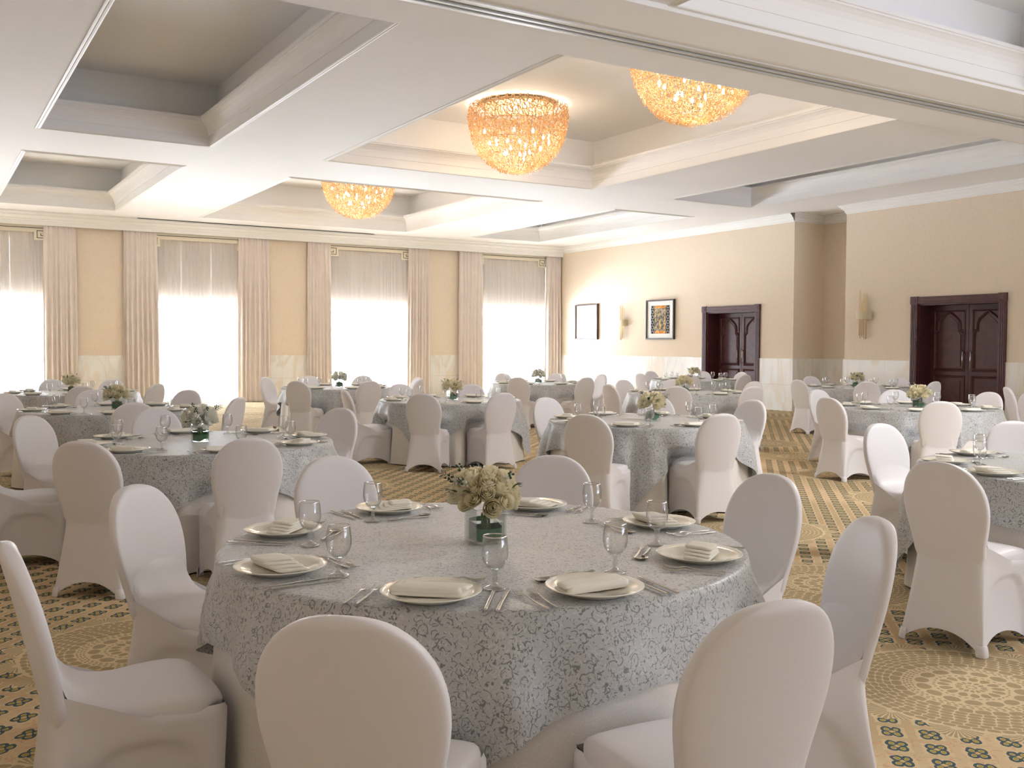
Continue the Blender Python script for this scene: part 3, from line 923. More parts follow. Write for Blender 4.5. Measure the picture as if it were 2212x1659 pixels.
for k in range(26):
    a = rr.uniform(0, 6.28); el = rr.uniform(.1, 1.35); Lf = rr.uniform(1.1, 1.7)
    prev = Vector((0, .05, 2.6)); d = Vector((math.cos(a)*math.cos(el), math.sin(a)*math.cos(el), math.sin(el)))
    pts = [prev]
    for j in range(10):
        pts.append(pts[-1]+d*Lf/10); d = (d+Vector((0,0,-.13))).normalized()
    mb.tube(pts, [.014-.001*j for j in range(11)], 4)
    for j in range(2, 11):
        t = (pts[j]-pts[j-1]).normalized(); sd = t.cross(Vector((0,0,1)))
        if sd.length < .05: continue
        sd.normalize(); l = .34*math.sin(math.pi*(j-.5)/11)+.08
        for s in (1, -1):
            for o in (0, .5):
                q = pts[j-1].lerp(pts[j], o); e = q+sd*s*l+t*l*.7+Vector((0,0,-.1*l)); w = t*.014
                mb.add([q-w, q+w, e], [(0,1,2)])
part('fronds', mb.mesh('fronds', M['frond']), p)

# ---------------------------------------------------------------- camera model (also used to seat chairs on measured sight lines)
CAM_H = 1.46; F_PX = 2108.6; YAW, PITCH, ROLL = R(31.434), R(-2.214), R(.226)
fw = Vector((math.sin(YAW)*math.cos(PITCH), math.cos(YAW)*math.cos(PITCH), math.sin(PITCH)))
rt0 = Vector((math.cos(YAW), -math.sin(YAW), 0)); up0 = rt0.cross(fw)
rt = rt0*math.cos(ROLL)+up0*math.sin(ROLL); up = up0*math.cos(ROLL)-rt0*math.sin(ROLL)

# ---------------------------------------------------------------- banquet chair in a stretch cover
ZT = .915
def sstep(t): t = min(1, max(0, t)); return t*t*(3-2*t)
def back_hw(z):
    if z >= .69: return .212*max(0, 1-((z-.69)/(ZT-.69))**2.25)**(1/2.25)
    if z < .45: return .140+.037*sstep((z-.395)/.055)
    return .177+.035*sstep((z-.45)/.24)
def back_y(z): return .112*(max(0, ZT-z)/.465)**.88
def chair_parts():
    out = []
    # backrest: closed pillow
    b = MB(); P = []
    zs = [.40,.43,.46,.49,.52,.55,.58,.61,.64,.67,.70,.73,.76,.79,.815,.84,.86,.875,.888,.898,.905,.910,.9135,.915]
    n = 36
    for z in zs:
        w = max(back_hw(z), .004); d = ZT-z
        th = .054*math.sqrt(max(.02, 1-(1-min(1, d/.028))**2))
        row = []
        for k in range(n):
            a = 2*math.pi*k/n
            ca, sa = math.cos(a), math.sin(a)
            x = w*math.copysign(abs(ca)**.55, ca)
            y = th/2*math.copysign(abs(sa)**.42, sa)
            row.append((x, back_y(z)+y+.016*(x/.2)**2, z))
        P.append(row)
    b.grid(P, close_u=True); b.add(P[-1], [tuple(range(n))])
    out.append(('backrest', b.mesh('backrest', M['spandex'], True)))
    # seat: stretched from the back over the cushion
    prof = []
    z0 = .67; y0 = back_y(z0)+.017
    p0, p1, p2, p3 = Vector((y0, z0)), Vector((y0+.052, z0-.16)), Vector((.17, .468)), Vector((.30, .466))
    for t in np.linspace(0, 1, 14):
        q = p0*(1-t)**3+p1*3*t*(1-t)**2+p2*3*t*t*(1-t)+p3*t**3
        prof.append((q.x, q.y))
    prof += [(.36,.470),(.42,.472),(.47,.470),(.51,.463),(.54,.450),(.556,.432),(.562,.41),(.558,.385)]
    P = []
    for i, (y, z) in enumerate(prof):
        a = Vector(prof[max(0, i-1)]); c = Vector(prof[min(len(prof)-1, i+1)]); t = (c-a).normalized(); nrm = Vector((-t.y, t.x))
        if nrm.y < 0 and i < 20: nrm = -nrm
        if i >= 14:
            w = .185+.016*min(1, (y-.30)/.2); w -= .040*max(0, (y-.47)/.095)**2
        else:
            k = i/13; w = (1-k)*(back_hw(z)*.965)+k*.185
            w = min(w, back_hw(z)*.97+.004 if i < 7 else 1)
        row = []
        for x, d in [(-.99,.080),(-1.0,.05),(-.985,.026),(-.95,.011),(-.88,.003),(-.7,-.001),(-.35,-.004),(0,-.005),(.35,-.004),(.7,-.001),(.88,.003),(.95,.011),(.985,.026),(1.0,.05),(.99,.080)]:
            dd = d if i >= 13 else min(d, .004+.024*sstep(i/7)) + max(0, d-.03)*sstep((i-8)/5)
            cv = .016*(x*w/.2)**2*max(0, 1-i/11)
            row.append((x*w, y+cv-nrm.x*dd, z-nrm.y*dd))
        P.append(row)
    b = MB(); b.grid(P)
    out.append(('seat', b.mesh('seat', M['spandex'], True)))
    # skirt stretched to the four feet, hem arched between them
    b = MB()
    top = [(-.157,.08),(.157,.08),(.203,.553),(-.203,.553)]
    bot = [(-.217,.045),(.217,.045),(.212,.535),(-.212,.535)]
    hem = [.088,.075,.082,.075]; bow = [.006,.030,.026,.030]
    ZW = .43
    def rear_hw(z):
        if z > ZW: return max(back_hw(z), .176)*.975
        return .1716+.0454*((ZW-z)/ZW)**1.15
    def rear_y(z, u):
        if z > ZW: return back_y(z)-.029+.016*(u*rear_hw(z)/.2)**2
        y_ = back_y(ZW)-.029+.016*(u*rear_hw(ZW)/.2)**2
        f = (ZW-z)/ZW
        return y_+(.045-y_)*f**1.25
    rear_y0 = rear_y
    def rear_y(z, u): return rear_y0(z, u)+.018*max(0, (abs(u)-.70)/.265)**2*(1 if z > .40 else max(0, z/.40))
    NR, NC = 28, 20
    us = [-.965+1.93*k/(NC-1) for k in range(NC)]
    rows = []
    for i in range(NR):
        t = i/(NR-1); row = []
        for sd in range(4):
            for u in us:
                m = (u+1)/2
                if sd == 0: zt = .515+.075*(1-u*u)
                elif sd == 2: zt = .425
                else:
                    mm = m if sd == 1 else 1-m
                    zt = .425+.098*max(0, 1-mm/.47)
                zb = hem[sd]*(1-abs(u/.965)**2.3)+.003
                z = zt+(zb-zt)*t
                zr = 1-min(1, z/.425); fr_x = .2055+.0065*zr; fr_y = .568-.033*zr**1.1
                if sd == 0: p = Vector((rear_hw(z)*u, rear_y(z, u)+.006*max(0, 1-t/.14)))
                elif sd == 2: p = Vector((-fr_x*u, fr_y))
                else:
                    mm = m if sd == 1 else 1-m; sg = 1 if sd == 1 else -1
                    p = Vector((sg*(rear_hw(z)+(fr_x-rear_hw(z))*(1-(1-mm)**(1+1.8*min(1, z/.35)))), rear_y(z, 1)+(fr_y-rear_y(z, 1))*mm))
                nrm = Vector(((0,-1),(1,0),(0,1),(-1,0))[sd])
                zq = 1-z/zt
                off = bow[sd]*(1-u*u)*math.sin(math.pi*min(1, zq*.95))
                if sd != 0:
                    ua = u/.90
                    za = (.425-.07)*(max(0, 1-abs(ua)**3.2))**.6 if abs(ua) < 1 else 0
                    off += .015*sstep((za-z)/.025)*sstep((.92-abs(u))/.10)
                off += .014*max(0, 1-t/.05)*(1 if sd == 2 else 0 if sd == 0 else sstep((mm-.40)/.2))
                p = p-nrm*off
                rc = .060-.040*zr; yc_ = fr_y-rc
                if p.y > yc_:
                    lim_x = fr_x-rc+math.sqrt(max(0, rc*rc-min(rc, p.y-yc_)**2))
                    if abs(p.x) > lim_x: p.x = math.copysign(lim_x, p.x)
                row.append((p.x, p.y, z))
        rows.append(row)
    b.grid(rows, close_u=True)
    out.append(('skirt', b.mesh('skirt', M['spandex'], True)))
    # foot pockets sewn at the corners
    for sd in range(4):
        c = Vector(bot[sd]); ctr = Vector((0, .29)); o_ = (c-ctr).normalized()
        a0 = math.atan2(o_.y, o_.x); P = []
        for z, s in [(.002,.028),(.010,.0315),(.035,.0305),(.055,.028),(.058,.024)]:
            cc = c+(Vector(top[sd])-c)*(z/.45)**1.15
            P.append([(cc.x-o_.x*.033+math.cos(a0+a)*s, cc.y-o_.y*.033+math.sin(a0+a)*s, z) for a in np.linspace(-1.25, 1.25, 12)])
        b = MB(); b.grid(P)
        out.append(('foot_pocket', b.mesh('foot_pocket', M['spandex'], True)))
    return out
CH = chair_parts()
chair0 = empty('banquet_chair')
for n_, me in CH:
    if n_ == 'skirt': skirt0 = part(n_, me, chair0)
    else: part(n_, me, skirt0 if n_ == 'foot_pocket' else chair0)
chair_used = [False]

TABLES = {1:(1.72,3.00),2:(1.77,7.17),3:(1.79,11.2),4:(1.93,15.42),5:(5.91,11.2),6:(6.04,15.5),7:(10.12,15.54),8:(5.91,7.23),
          9:(10.07,11.32),10:(14.12,15.66),11:(14.19,11.47),12:(9.99,7.27),13:(5.82,3.09),14:(14.2,7.2)}
TNAME = {1:'the nearest table', 2:'the second left-hand table', 3:'the third left-hand table', 4:'the farthest left-hand table',
         5:'the table before third tan pier', 6:'the far table before third window', 7:'the far window-corner table',
         8:'the nearer table right of centre', 9:'the farther table right of centre', 10:'the farthest table by smaller door',
         11:'the far table by wall niche', 12:'the table by larger dark door', 13:'the table cut by right edge', 14:'table'}
SLOT = {5:'front-left', 6:'front-right', 7:'right-front', 0:'right-back', 1:'back-right', 2:'back-left', 3:'left-back', 4:'left-front'}
SLOT_ANG = {0:-4, 1:41, 2:86, 3:131, 4:176, 5:-139, 6:-94, 7:-49}
# chairs the photograph shows: slot -> sight line of the top of the back (px), exact=True uses the full point
CHAIRS = {
 1: (True, {5:(735,1330),6:(1685,1297),0:(1672,1023),7:(1900,1117),1:(1196,983),2:(716,985),3:(285,1047),4:(8,1172)}),
 2: (True, {5:(172,952),6:(540,945),3:(60,897),2:(335.5,881.7),1:(738,881),4:None}),
 3: (False,{2:(199,840),6:(290,869.6),3:(8,848),1:(408,842),7:(518,857)}),
 4: (False,{2:(112,818),1:(244,816),6:(178,833.5),7:(342,828)}),
 5: (True, {5:(912,850),6:(1088,848),2:(863,829),1:(1019,826),4:(742,842)}),
 6: (False,{3:(572,813),5:(640,823),6:(800,823),2:(668,811),1:(785,809),0:(904,812),7:(909,820)}),
 7: (False,{2:(1085,805),1:(1204,805),5:(1118,815),6:(1268,815),0:(1302,808)}),
 8: (True, {5:(1265,895),6:(1563,893),0:(1629,863),2:(1177,858),1:(1418,856)}),
 9: (False,{5:(1462,833),4:(1313,829),2:(1345,819),1:(1450,818),0:(1632,823),6:(1629,833)}),
 10:(False,{4:(1382,807),2:(1404,801),1:(1518,802),5:(1490,811),0:(1604,802),6:(1611,810)}),
 11:(False,{4:(1722,821),2:(1750,813),5:(1874,826),1:(1853,816),0:(1947,815),6:(2022,824)}),
 12:(False,{4:(1787,857),2:(1765,840),5:(2035,866),1:(1932,840),0:(2139,845)}),
 13:(True, {4:(2027,997),2:(1899,914),1:(2190,909)}),
 14:(False,{3:(2173,828),4:(2230,868)}),
}
def sight(px, py):
    return fw+rt*((px-1106)/F_PX)+up*((829.5-py)/F_PX)
def in_frame(x, y, z=.78):
    d = Vector((x, y, z-CAM_H)); k = d.dot(fw)
    u = 1106+F_PX*d.dot(rt)/k
    return -25 < u < 2237
def seat_chair(T, slot, px, exact):
    tx, ty = T; a = R(SLOT_ANG[slot])
    ideal = Vector((tx+1.47*math.cos(a), ty+1.47*math.sin(a)))
    if px is None: return ideal
    d = sight(*px); k = (ZT-CAM_H)/d.z
    pt = Vector((d.x*k, d.y*k))
    rel = pt-Vector(T)
    if exact and 1.22 < rel.length < 1.72: return pt
    # slide along the sight line to a sensible distance from the table
    dir_ = Vector((d.x, d.y)).normalized(); best = None
    for s in np.arange(pt.length-2.6, pt.length+2.6, .01):
        q = dir_*s; rr = (q-Vector(T)).length
        c = (rr-1.46)**2*6 + (q-ideal).length**2*.5 + (.15*(s-pt.length))**2
        if best is None or c < best[0]: best = (c, q)
    return best[1]
CH_POS = {}
TURN = {(1,7):18}      # chairs left slightly turned
for t, (ex, dct) in CHAIRS.items():
    for slot, px in dct.items():
        p = seat_chair(TABLES[t], slot, px, ex)
        CH_POS[(t, slot)] = p
        dv = Vector(TABLES[t])-p
        rz = math.atan2(dv.y, dv.x)-math.pi/2+R(TURN.get((t, slot), 0))
        if chair_used[0]: c = copy_tree(chair0)
        else: c = chair0; chair_used[0] = True
        c.location = (p.x, p.y, 0); c.rotation_euler = (0, 0, rz)
        if t == 14:
            lab = 'white covered banquet chair ' + ('against the marble right of the larger dark door' if slot == 3 else 'cut off by the right edge in front of the marble dado')
        else:
            lab = 'white covered banquet chair at %s of %s' % (SLOT[slot], TNAME[t])
        tag(c, lab, 'chair', 'white covered banquet chairs')

# ---------------------------------------------------------------- cloths
TR, TZ = .915, .762
def fold_field(seed):
    r = np.random.default_rng(seed); ph = r.uniform(0, 6.28, 8); am = r.uniform(.7, 1.2, 8)
    def f(phi):
        v = .5*am[0]*np.sin(11*phi+ph[0]+.7*np.sin(2*phi+ph[5]))+.42*am[1]*np.sin(17*phi+ph[1])+.30*am[2]*np.sin(6*phi+ph[2])+.25*am[3]*np.sin(26*phi+ph[3])
        return v
    return f
def chair_limit(t):
    T = Vector(TABLES[t]); ch = []
    for (tt, s), p in CH_POS.items():
        if tt == t:
            v = p-T; ch.append((math.atan2(v.y, v.x), v.length-.578))
    def lim(phi, r, z, off=0.0):
        out = r.copy()
        for a, dmax in ch:
            d = phi-a; lx = np.abs(out*np.sin(d)); c = np.cos(d)
            w = np.clip((.30-lx)/.07, 0, 1)*np.clip((.60-z)/.10, 0, 1)*(c > .5)
            m = (dmax-off)/np.maximum(c, .2)
            out = np.where((w > 0) & (out > m), out+(m-out)*w, out)
        return out
    return lim
def make_cloths(t, near):
    T = TABLES[t]; ff = fold_field(100+t); lim = chair_limit(t)
    # white floor-length skirt of the table
    n, rows = (220, 16) if near else (120, 9)
    phi = np.linspace(0, 2*np.pi, n, endpoint=False); P = [np.stack([.2*np.cos(phi), .2*np.sin(phi), np.full(n, TZ-.012)], 1)]
    P.append(np.stack([(TR-.02)*np.cos(phi), (TR-.02)*np.sin(phi), np.full(n, TZ-.012)], 1))
    for i in range(rows):
        w = i/(rows-1); z = TZ-.016-(TZ-.028)*w
        r = TR-.006+.050*w+.030*(w**.7)*ff(phi)
        r = lim(phi, r, np.full(n, z), .018)
        P.append(np.stack([r*np.cos(phi), r*np.sin(phi), np.full(n, z)], 1))
    b = MB(); b.grid(P, close_u=True)
    root = empty('round_table', (T[0], T[1], 0))
    tag(root, 'round banquet table with white floor-length skirt, '+TNAME[t], 'table', 'round banquet tables')
    part('table_skirt', b.mesh('table_skirt', M['damask'], True), root)
    b = MB(); b.lathe([(.1,.70),(TR-.03,.70),(TR-.03,.742),(.1,.742)], 48)
    part('tabletop', b.mesh('tabletop', M['mahogany']), root)
    for k in range(4):
        b = MB(); a = math.pi/4+k*math.pi/2
        b.tube([(.58*math.cos(a), .58*math.sin(a), 0), (.55*math.cos(a), .55*math.sin(a), .70)], .016, 8)
        part('leg', b.mesh('leg', M['steel']), root)
    # grey square overlay
    N = 121 if near else 67; a = 1.143
    g = np.linspace(-a, a, N); U, V = np.meshgrid(g, g)
    U = U.ravel(); V = V.ravel(); rho = np.hypot(U, V); ph = np.arctan2(V, U)
    s = np.maximum(0, rho-TR)
    w = np.clip(s/.75, 0, 1)
    ramp = np.clip(s/.10, 0, 1)
    diag = np.clip((np.abs(np.sin(2*ph))-.35)/.65, 0, 1)
    f2 = np.sin(13*ph+t)*.5+np.sin(21*ph+2.1*t)*.5
    z = np.where(s > 0, TZ-s*.985, TZ)
    base = TR-.006+.050*w+.030*(w**.7)*ff(ph)
    extra = .009+.026*ramp*np.clip(s/.22, .25, 1)*(1+.95*np.sin(19*ph+1.3*t+1.5*np.sin(3*ph+t)))+.034*diag*np.clip(s/.4, 0, 1)*(1+f2)
    r_h = np.maximum(base+extra, TR+.004)
    r_h = lim(ph, r_h, z)
    e = np.clip(s/.03, 0, 1); e = e*e*(3-2*e)
    r_h = TR*(1-e)+r_h*e+np.minimum(s, .012)*.6*(1-e)
    r = np.where(s > 0, r_h, rho)
    z = np.where(rho > TR-.02, z-.004*np.clip((rho-TR+.02)/.03, 0, 1)**2, z)
    Vt = np.stack([r*np.cos(ph), r*np.sin(ph), z], 1)
    b = MB(); b.grid(Vt.reshape(N, N, 3))
    me = b.mesh('tablecloth', M['overlay'], True, np.stack([U+t*3.1, V+t*1.7], 1))
    o = add('tablecloth', me, None, (T[0], T[1], 0))
    tag(o, 'square grey vine-patterned tablecloth draped over '+TNAME[t], 'tablecloth', 'grey patterned tablecloths')
for t in range(1, 14): make_cloths(t, t in (1, 2, 5, 8, 12, 13))

# ---------------------------------------------------------------- tableware
b = MB(); b.lathe([(.002,.003),(.078,.003),(.082,.0),(.088,.0),(.090,.005),(.118,.012),(.140,.0205),(.1415,.0225),(.140,.024),(.117,.0165),(.094,.010),(.088,.0075),(.002,.0065)], 64)
PLATE = b.mesh('dinner_plate', M['china'], True)
def napkin_mesh(kind):
    b = MB()
    def roll(x0, x1, yc, zc, hw, hh, skew=0.0, taper=.0):
        P = []; n = 18; xs = [x0, x0+.003, x0+.012]+list(np.linspace(x0+.03, x1-.03, 5))+[x1-.012, x1-.003, x1]
        for i, x in enumerate(xs):
            e = .35 if i in (0, len(xs)-1) else .85 if i in (1, len(xs)-2) else 1
            tt = (x-x0)/(x1-x0)
            row = []
            for k in range(n):
                a = 2*math.pi*k/n; ca, sa = math.cos(a), math.sin(a)
                row.append((x+skew*(ca*hw), yc+hw*(1-taper*tt)*math.copysign(abs(ca)**.6, ca)*(.6+.4*e), zc+hh*e*math.copysign(abs(sa)**.6, sa)*(1+.10*math.sin(9*tt+k))))
            P.append(row)
        b.grid(P, close_u=True); b.add(P[0], [tuple(range(n-1, -1, -1))]); b.add(P[-1], [tuple(range(n))])
    if kind == 0:      # flat roll lying across the plate
        roll(-.105, .10, 0, .016, .040, .0135, .12)
        roll(-.098, .108, -.004, .008, .043, .006, .12)
        roll(-.085, .112, .004, .024, .030, .006, .12)
    else:              # stepped fold, layers fanned to one side
        roll(-.095, .075, .006, .007, .046, .0045, .25)
        roll(-.095, .050, .002, .0135, .047, .0045, .25)
        roll(-.095, .025, -.002, .020, .048, .0045, .25)
        roll(-.098, -.002, -.005, .0275, .049, .006, .25)
    return b.mesh('napkin', M['napkin'], True)
NAP = [napkin_mesh(0), napkin_mesh(1)]
b = MB(); b.lathe([(.0035,.0535),(.0120,.0555),(.0245,.063),(.0345,.079),(.0388,.099),(.0384,.120),(.0360,.142),(.0348,.1515),(.0350,.1540),(.0338,.1552),(.0326,.1540),(.0330,.1515),(.0347,.141),(.0370,.120),(.0374,.099),(.0330,.0805),(.0230,.066),(.011,.0595),(.002,.058)], 32, caps=False)
for fi, f_ in enumerate(b.F):
    if min(b.V[k][2] for k in f_) > .150: b.M[fi] = 1
G_BOWL = b.mesh('bowl', [M['glass'], M['glass_rim']], True)
b = MB(); b.lathe([(.001,.0),(.0325,.0),(.0335,.002),(.032,.0045),(.018,.009),(.0085,.015),(.0060,.022),(.0080,.029),(.0062,.036),(.0065,.045),(.0105,.0525),(.012,.056),(.001,.0555)], 24, caps=False)
G_STEM = b.mesh('stem', M['glass_stem'], True)
gob0 = empty('water_goblet'); part('bowl', G_BOWL, gob0); part('stem', G_STEM, gob0)
gob_used = [False]
def ribbon(mb, pts, wid, th):
    """flat bar following pts (y,z) along +y with half widths"""
    P = []
    for (y, z), w in zip(pts, wid):
        P.append([(-w, y, z), (-w*.5, y, z+th), (w*.5, y, z+th), (w, y, z), (w*.5, y, z-th*.6), (-w*.5, y, z-th*.6)])
    mb.grid(P, close_u=True); mb.add(P[0], [(5,4,3,2,1,0)]); mb.add(P[-1], [(0,1,2,3,4,5)])
def fork_mesh():
    b = MB()
    ribbon(b, [(-.10,.003),(-.095,.003),(-.03,.003),(.0,.005),(.022,.009),(.035,.008),(.046,.005)], [.004,.0058,.005,.0034,.0030,.0085,.0115], .0016)
    for k in range(4):
        x = (k-1.5)*.0062
        P = []
        for y, z, w in [(.044,.0055,.0021),(.06,.0035,.0018),(.080,.005,.0014),(.094,.009,.0008)]:
            P.append([(x-w,y,z),(x,y,z+.0012),(x+w,y,z),(x,y,z-.0012)])
        b.grid(P, close_u=True)
    return b.mesh('fork', M['steel'], True)
def knife_mesh():
    b = MB()
    ribbon(b, [(-.11,.0045),(-.106,.0045),(-.02,.0045),(.0,.004)], [.0055,.0068,.006,.005], .0028)
    P = []
    for y, xl, xr in [(0,-.005,.005),(.02,-.0075,.006),(.06,-.0085,.0062),(.09,-.0068,.0062),(.108,-.001,.006),(.112,.003,.005)]:
        P.append([(xl,y,.0028),((xl+xr)/2,y,.0042),(xr,y,.0036),((xl+xr)/2,y,.0022)])
    b.grid(P, close_u=True)
    return b.mesh('knife', M['steel'], True)
def spoon_mesh():
    b = MB()
    ribbon(b, [(-.10,.003),(-.095,.003),(-.03,.003),(.015,.006),(.036,.007),(.044,.006)], [.004,.0058,.005,.003,.003,.006], .0016)
    P = []
    for i in range(11):
        a = math.pi*i/10; y = .068-.028*math.cos(a); w = .0195*math.sin(a)**.85+.0008
        P.append([(w*x, y, .0065-.0065*(1-x*x)*math.sin(a)) for x in (-1,-.7,-.35,0,.35,.7,1)])
    b.grid(P)
    b.grid([[(x, y, z-.0012) for x, y, z in reversed(row)] for row in P])
    return b.mesh('spoon', M['steel'], True)
FORK, KNIFE, SPOON = fork_mesh(), knife_mesh(), spoon_mesh()
PLATE_ANG = {1:{4:-173.9,3:138.4,2:92.1,1:43.5,0:-5.8,7:-52.2,6:-96.3,5:-130.6}}
rs = random.Random(21)
def onto(o, T, r, ang, rz_extra=0.0, toff=0.0, z=TZ+.002):
    """place on the table: r towards the edge, ang (deg) of the place, toff to the diner's right; +y of the item points to the table centre"""
    a = R(ang); er = Vector((math.cos(a), math.sin(a))); et = Vector((-math.sin(a), math.cos(a)))
    p = Vector(T)+er*r+et*toff
    o.location = (p.x, p.y, z); o.rotation_euler = (0, 0, a+math.pi/2+rz_extra)
def cutlery(me, name, word, cat, t, slot, r, ang, rz, toff):
    o = add(name, me); onto(o, TABLES[t], r, ang, rz, toff)
    if not in_frame(o.location.x, o.location.y):
        bpy.data.objects.remove(o); return
    tag(o, 'steel %s, %s place, %s' % (word, SLOT[slot], TNAME[t].replace('the ', '', 1)), cat, cat+' set on the tables')
for t in range(1, 14):
    T = TABLES[t]
    for slot in range(8):
        ang = PLATE_ANG.get(t, {}).get(slot, SLOT_ANG[slot]+rs.uniform(-4, 3))
        pr = .765
        if t == 1: pr = {4:.775,3:.76,2:.755,1:.75,0:.745,7:.765,6:.785,5:.785}[slot]
        where = 'at %s place of %s' % (SLOT[slot], TNAME[t])
        if not in_frame(T[0]+.74*math.cos(R(ang)), T[1]+.74*math.sin(R(ang))): continue
        o = add('dinner_plate', PLATE); onto(o, T, pr, ang)
        tag(o, 'round cream dinner plate '+where, 'plate', 'cream dinner plates')
        k = 0 if slot in (5, 6) or (slot in (1, 2) and t != 1) else 1
        if t == 1 and slot in (1, 2): k = 1
        o = add('napkin', NAP[k])
        flip = math.pi if (t == 1 and slot in (6,)) or (k == 1 and slot in (0, 1, 7)) else 0
        onto(o, T, pr, ang, flip+rs.uniform(-.15, .15), rs.uniform(-.01, .01), TZ+.0095)
        tag(o, 'folded white napkin on plate '+where, 'napkin', 'folded white napkins')
        if gob_used[0]: g = copy_tree(gob0)
        else: g = gob0; gob_used[0] = True
        ga = ang+15+rs.uniform(-2, 2); gr = .625+rs.uniform(-.02, .02)
        if t == 1:
            ga, gr = {4:(-160,.68),3:(156.4,.61),2:(107.6,.60),1:(57,.60),0:(11.7,.57),7:(-36.3,.61),6:(-80,.63),5:(-117.2,.68)}[slot]
        onto(g, T, gr, ga)
        tag(g, 'clear stemmed water goblet '+where, 'glass', 'water goblets on the tables')
        full = t in (1, 2, 8, 13)
        if not full and t not in (3, 5, 9, 12): continue
        j = lambda s: rs.uniform(-s, s)
        cutlery(FORK, 'fork', 'outer left fork', 'fork', t, slot, pr+.015, ang, j(.08), -.208)
        if full: cutlery(FORK, 'fork', 'inner left fork', 'fork', t, slot, pr+.012, ang, j(.08), -.172)
        cutlery(KNIFE, 'knife', 'outer right knife' if full else 'right-hand knife', 'knife', t, slot, pr+.01, ang, j(.07), .205)
        if full: cutlery(KNIFE, 'knife', 'inner right knife', 'knife', t, slot, pr+.005, ang, j(.07), .168)
        cutlery(SPOON, 'spoon', 'dessert spoon above plate', 'spoon', t, slot, pr-.180, ang, math.pi/2+j(.08), -.005)
        if full: cutlery(FORK, 'fork', 'dessert fork above plate', 'fork', t, slot, pr-.205, ang, -math.pi/2+j(.08), .02)

# ---------------------------------------------------------------- flowers
def rose_mesh(seed, mat, lo=False):
    r = random.Random(seed); b = MB()
    # unit: outer radius 1, opening towards +z
    layers = [(2,.20,.10,.55,.80),(3,.36,.20,.40,.84),(4,.58,.34,.15,.82),(5,.82,.52,-.10,.70),(5,1.0,.62,-.35,.48)]
    if lo: layers = [(2,.22,.12,.5,.80),(4,.55,.3,.15,.82),(5,.95,.55,-.25,.6)]
    for li, (n, ro, ri, z0, z1) in enumerate(layers):
        a0 = r.uniform(0, 6)
        nv, nu = (4, 5) if lo else (5, 7)
        for k in range(n):
            ac = a0+2*math.pi*k/n+r.uniform(-.1, .1); wd = 2*math.pi/n*.72; P = []
            for i in range(nv):
                v = i/(nv-1); row = []
                for j in range(nu):
                    u = j/(nu-1)*2-1
                    rim = 1-.20*u*u*v
                    curl = .22*max(0, v-.6)*(li+1)/len(layers)
                    rad = ri+(ro-ri)*math.sin(v*math.pi/2)**.9+curl+.04*u
                    z = -.75+(z1+.75)*v*rim-.25*max(0, v-.75)*li/len(layers)
                    a = ac+wd*u*(.55+.45*math.sin(math.pi*(.25+.6*v)))
                    row.append((rad*math.cos(a), rad*math.sin(a), z))
                P.append(row)
            b.grid(P)
    b.lathe([(.05,-1.05),(.22,-.95),(.45,-.72),(.60,-.45),(.5,-.1),(.2,.3)], 10, caps=False)
    return b.mesh('rose', mat, True)
ROSES = [rose_mesh(1, M['rose']), rose_mesh(2, M['rose'])]; ROSES_LO = [rose_mesh(3, M['rose'], True), rose_mesh(4, M['rose'], True)]
ROSES_W = [rose_mesh(5, M['rose_white'], True), rose_mesh(6, M['rose_white'])]
def leaf_mesh(mat, L=.05, W=.02, curl=.012):
    b = MB(); P = []
    for i in range(9):
        v = i/8; w = W*math.sin(math.pi*min(1, v*.96+.03))**.8
        P.append([(w*u, v*L, curl*math.sin(math.pi*v)-.25*w*(1-abs(u))) for u in (-1,-.5,0,.5,1)])
    b.grid(P); return b.mesh('leaf', mat, True)
LEAVES = [leaf_mesh(M['leaf'], .06, .018), leaf_mesh(M['eucalyptus'], .034, .016, .004), leaf_mesh(M['leaf'], .045, .014)]
def sprig_mesh(seed):
    r = random.Random(seed); b = MB()
    b.tube([(0,0,-.05),(.002,0,.03),(.006,.003,.075)], .0018, 6)
    for k in range(16):
        z = .005+.07*k/16; a = k*2.4; q = .012*(1-.5*k/16)
        c = (q*math.cos(a), q*math.sin(a), z); s = .007*(1-.4*k/16)
        b.lathe([(.0005,-s),(s*.8,-s*.4),(s,.1*s),(s*.6,s*.8),(.0005,s)], 7, 1 if k > 9 else 0, False, c)
    return b.mesh('blossom_sprig', [M['rose_white'], M['leaf']], True)
def twig_mesh():
    b = MB(); b.tube([(0,0,-.06),(.004,0,.02),(.014,0,.06),(.03,0,.085)], .0012, 5)
    for k in range(10):
        t = .2+.8*k/9; x = .03*t*t; z = -.0+.085*t; s = 1 if k % 2 else -1
        p = Vector((x, 0, z)); e = p+Vector((.012, s*.016, .010)); n_ = Vector((.004, 0, -.003))
        b.add([p, (p+e)/2+n_, e, (p+e)/2-n_], [(0,1,2,3)])
    return b.mesh('leaf_twig', M['eucalyptus'], False)
SPRIG = [sprig_mesh(1), sprig_mesh(2)]; TWIG = twig_mesh()
# square vase
S_, H_, W_ = .0575, .124, .0045
b = MB()
for (x0,x1,y0,y1) in [(-S_,S_,-S_,-S_+W_),(-S_,S_,S_-W_,S_),(-S_,-S_+W_,-S_+W_,S_-W_),(S_-W_,S_,-S_+W_,S_-W_)]:
    b.box(x0,x1,y0,y1,0,H_)
b.box(-S_+W_,S_-W_,-S_+W_,S_-W_,0,.010)
V_GLASS = b.mesh('vase_body', M['vase_glass'])
b = MB(); q = S_-W_-.001; b.box(-q,q,-q,q,.0105,.075); V_WATER = b.mesh('water', M['water'])
b = MB(); q = S_-W_-.004
ring = []
for k in range(41):
    a = 2*math.pi*k/40+math.pi/4; c_, s_ = math.cos(a), math.sin(a); m_ = max(abs(c_), abs(s_))
    ring.append((q*c_/m_*(.93 if m_ < .75 else 1), q*s_/m_*(.93 if m_ < .75 else 1)))
P = []
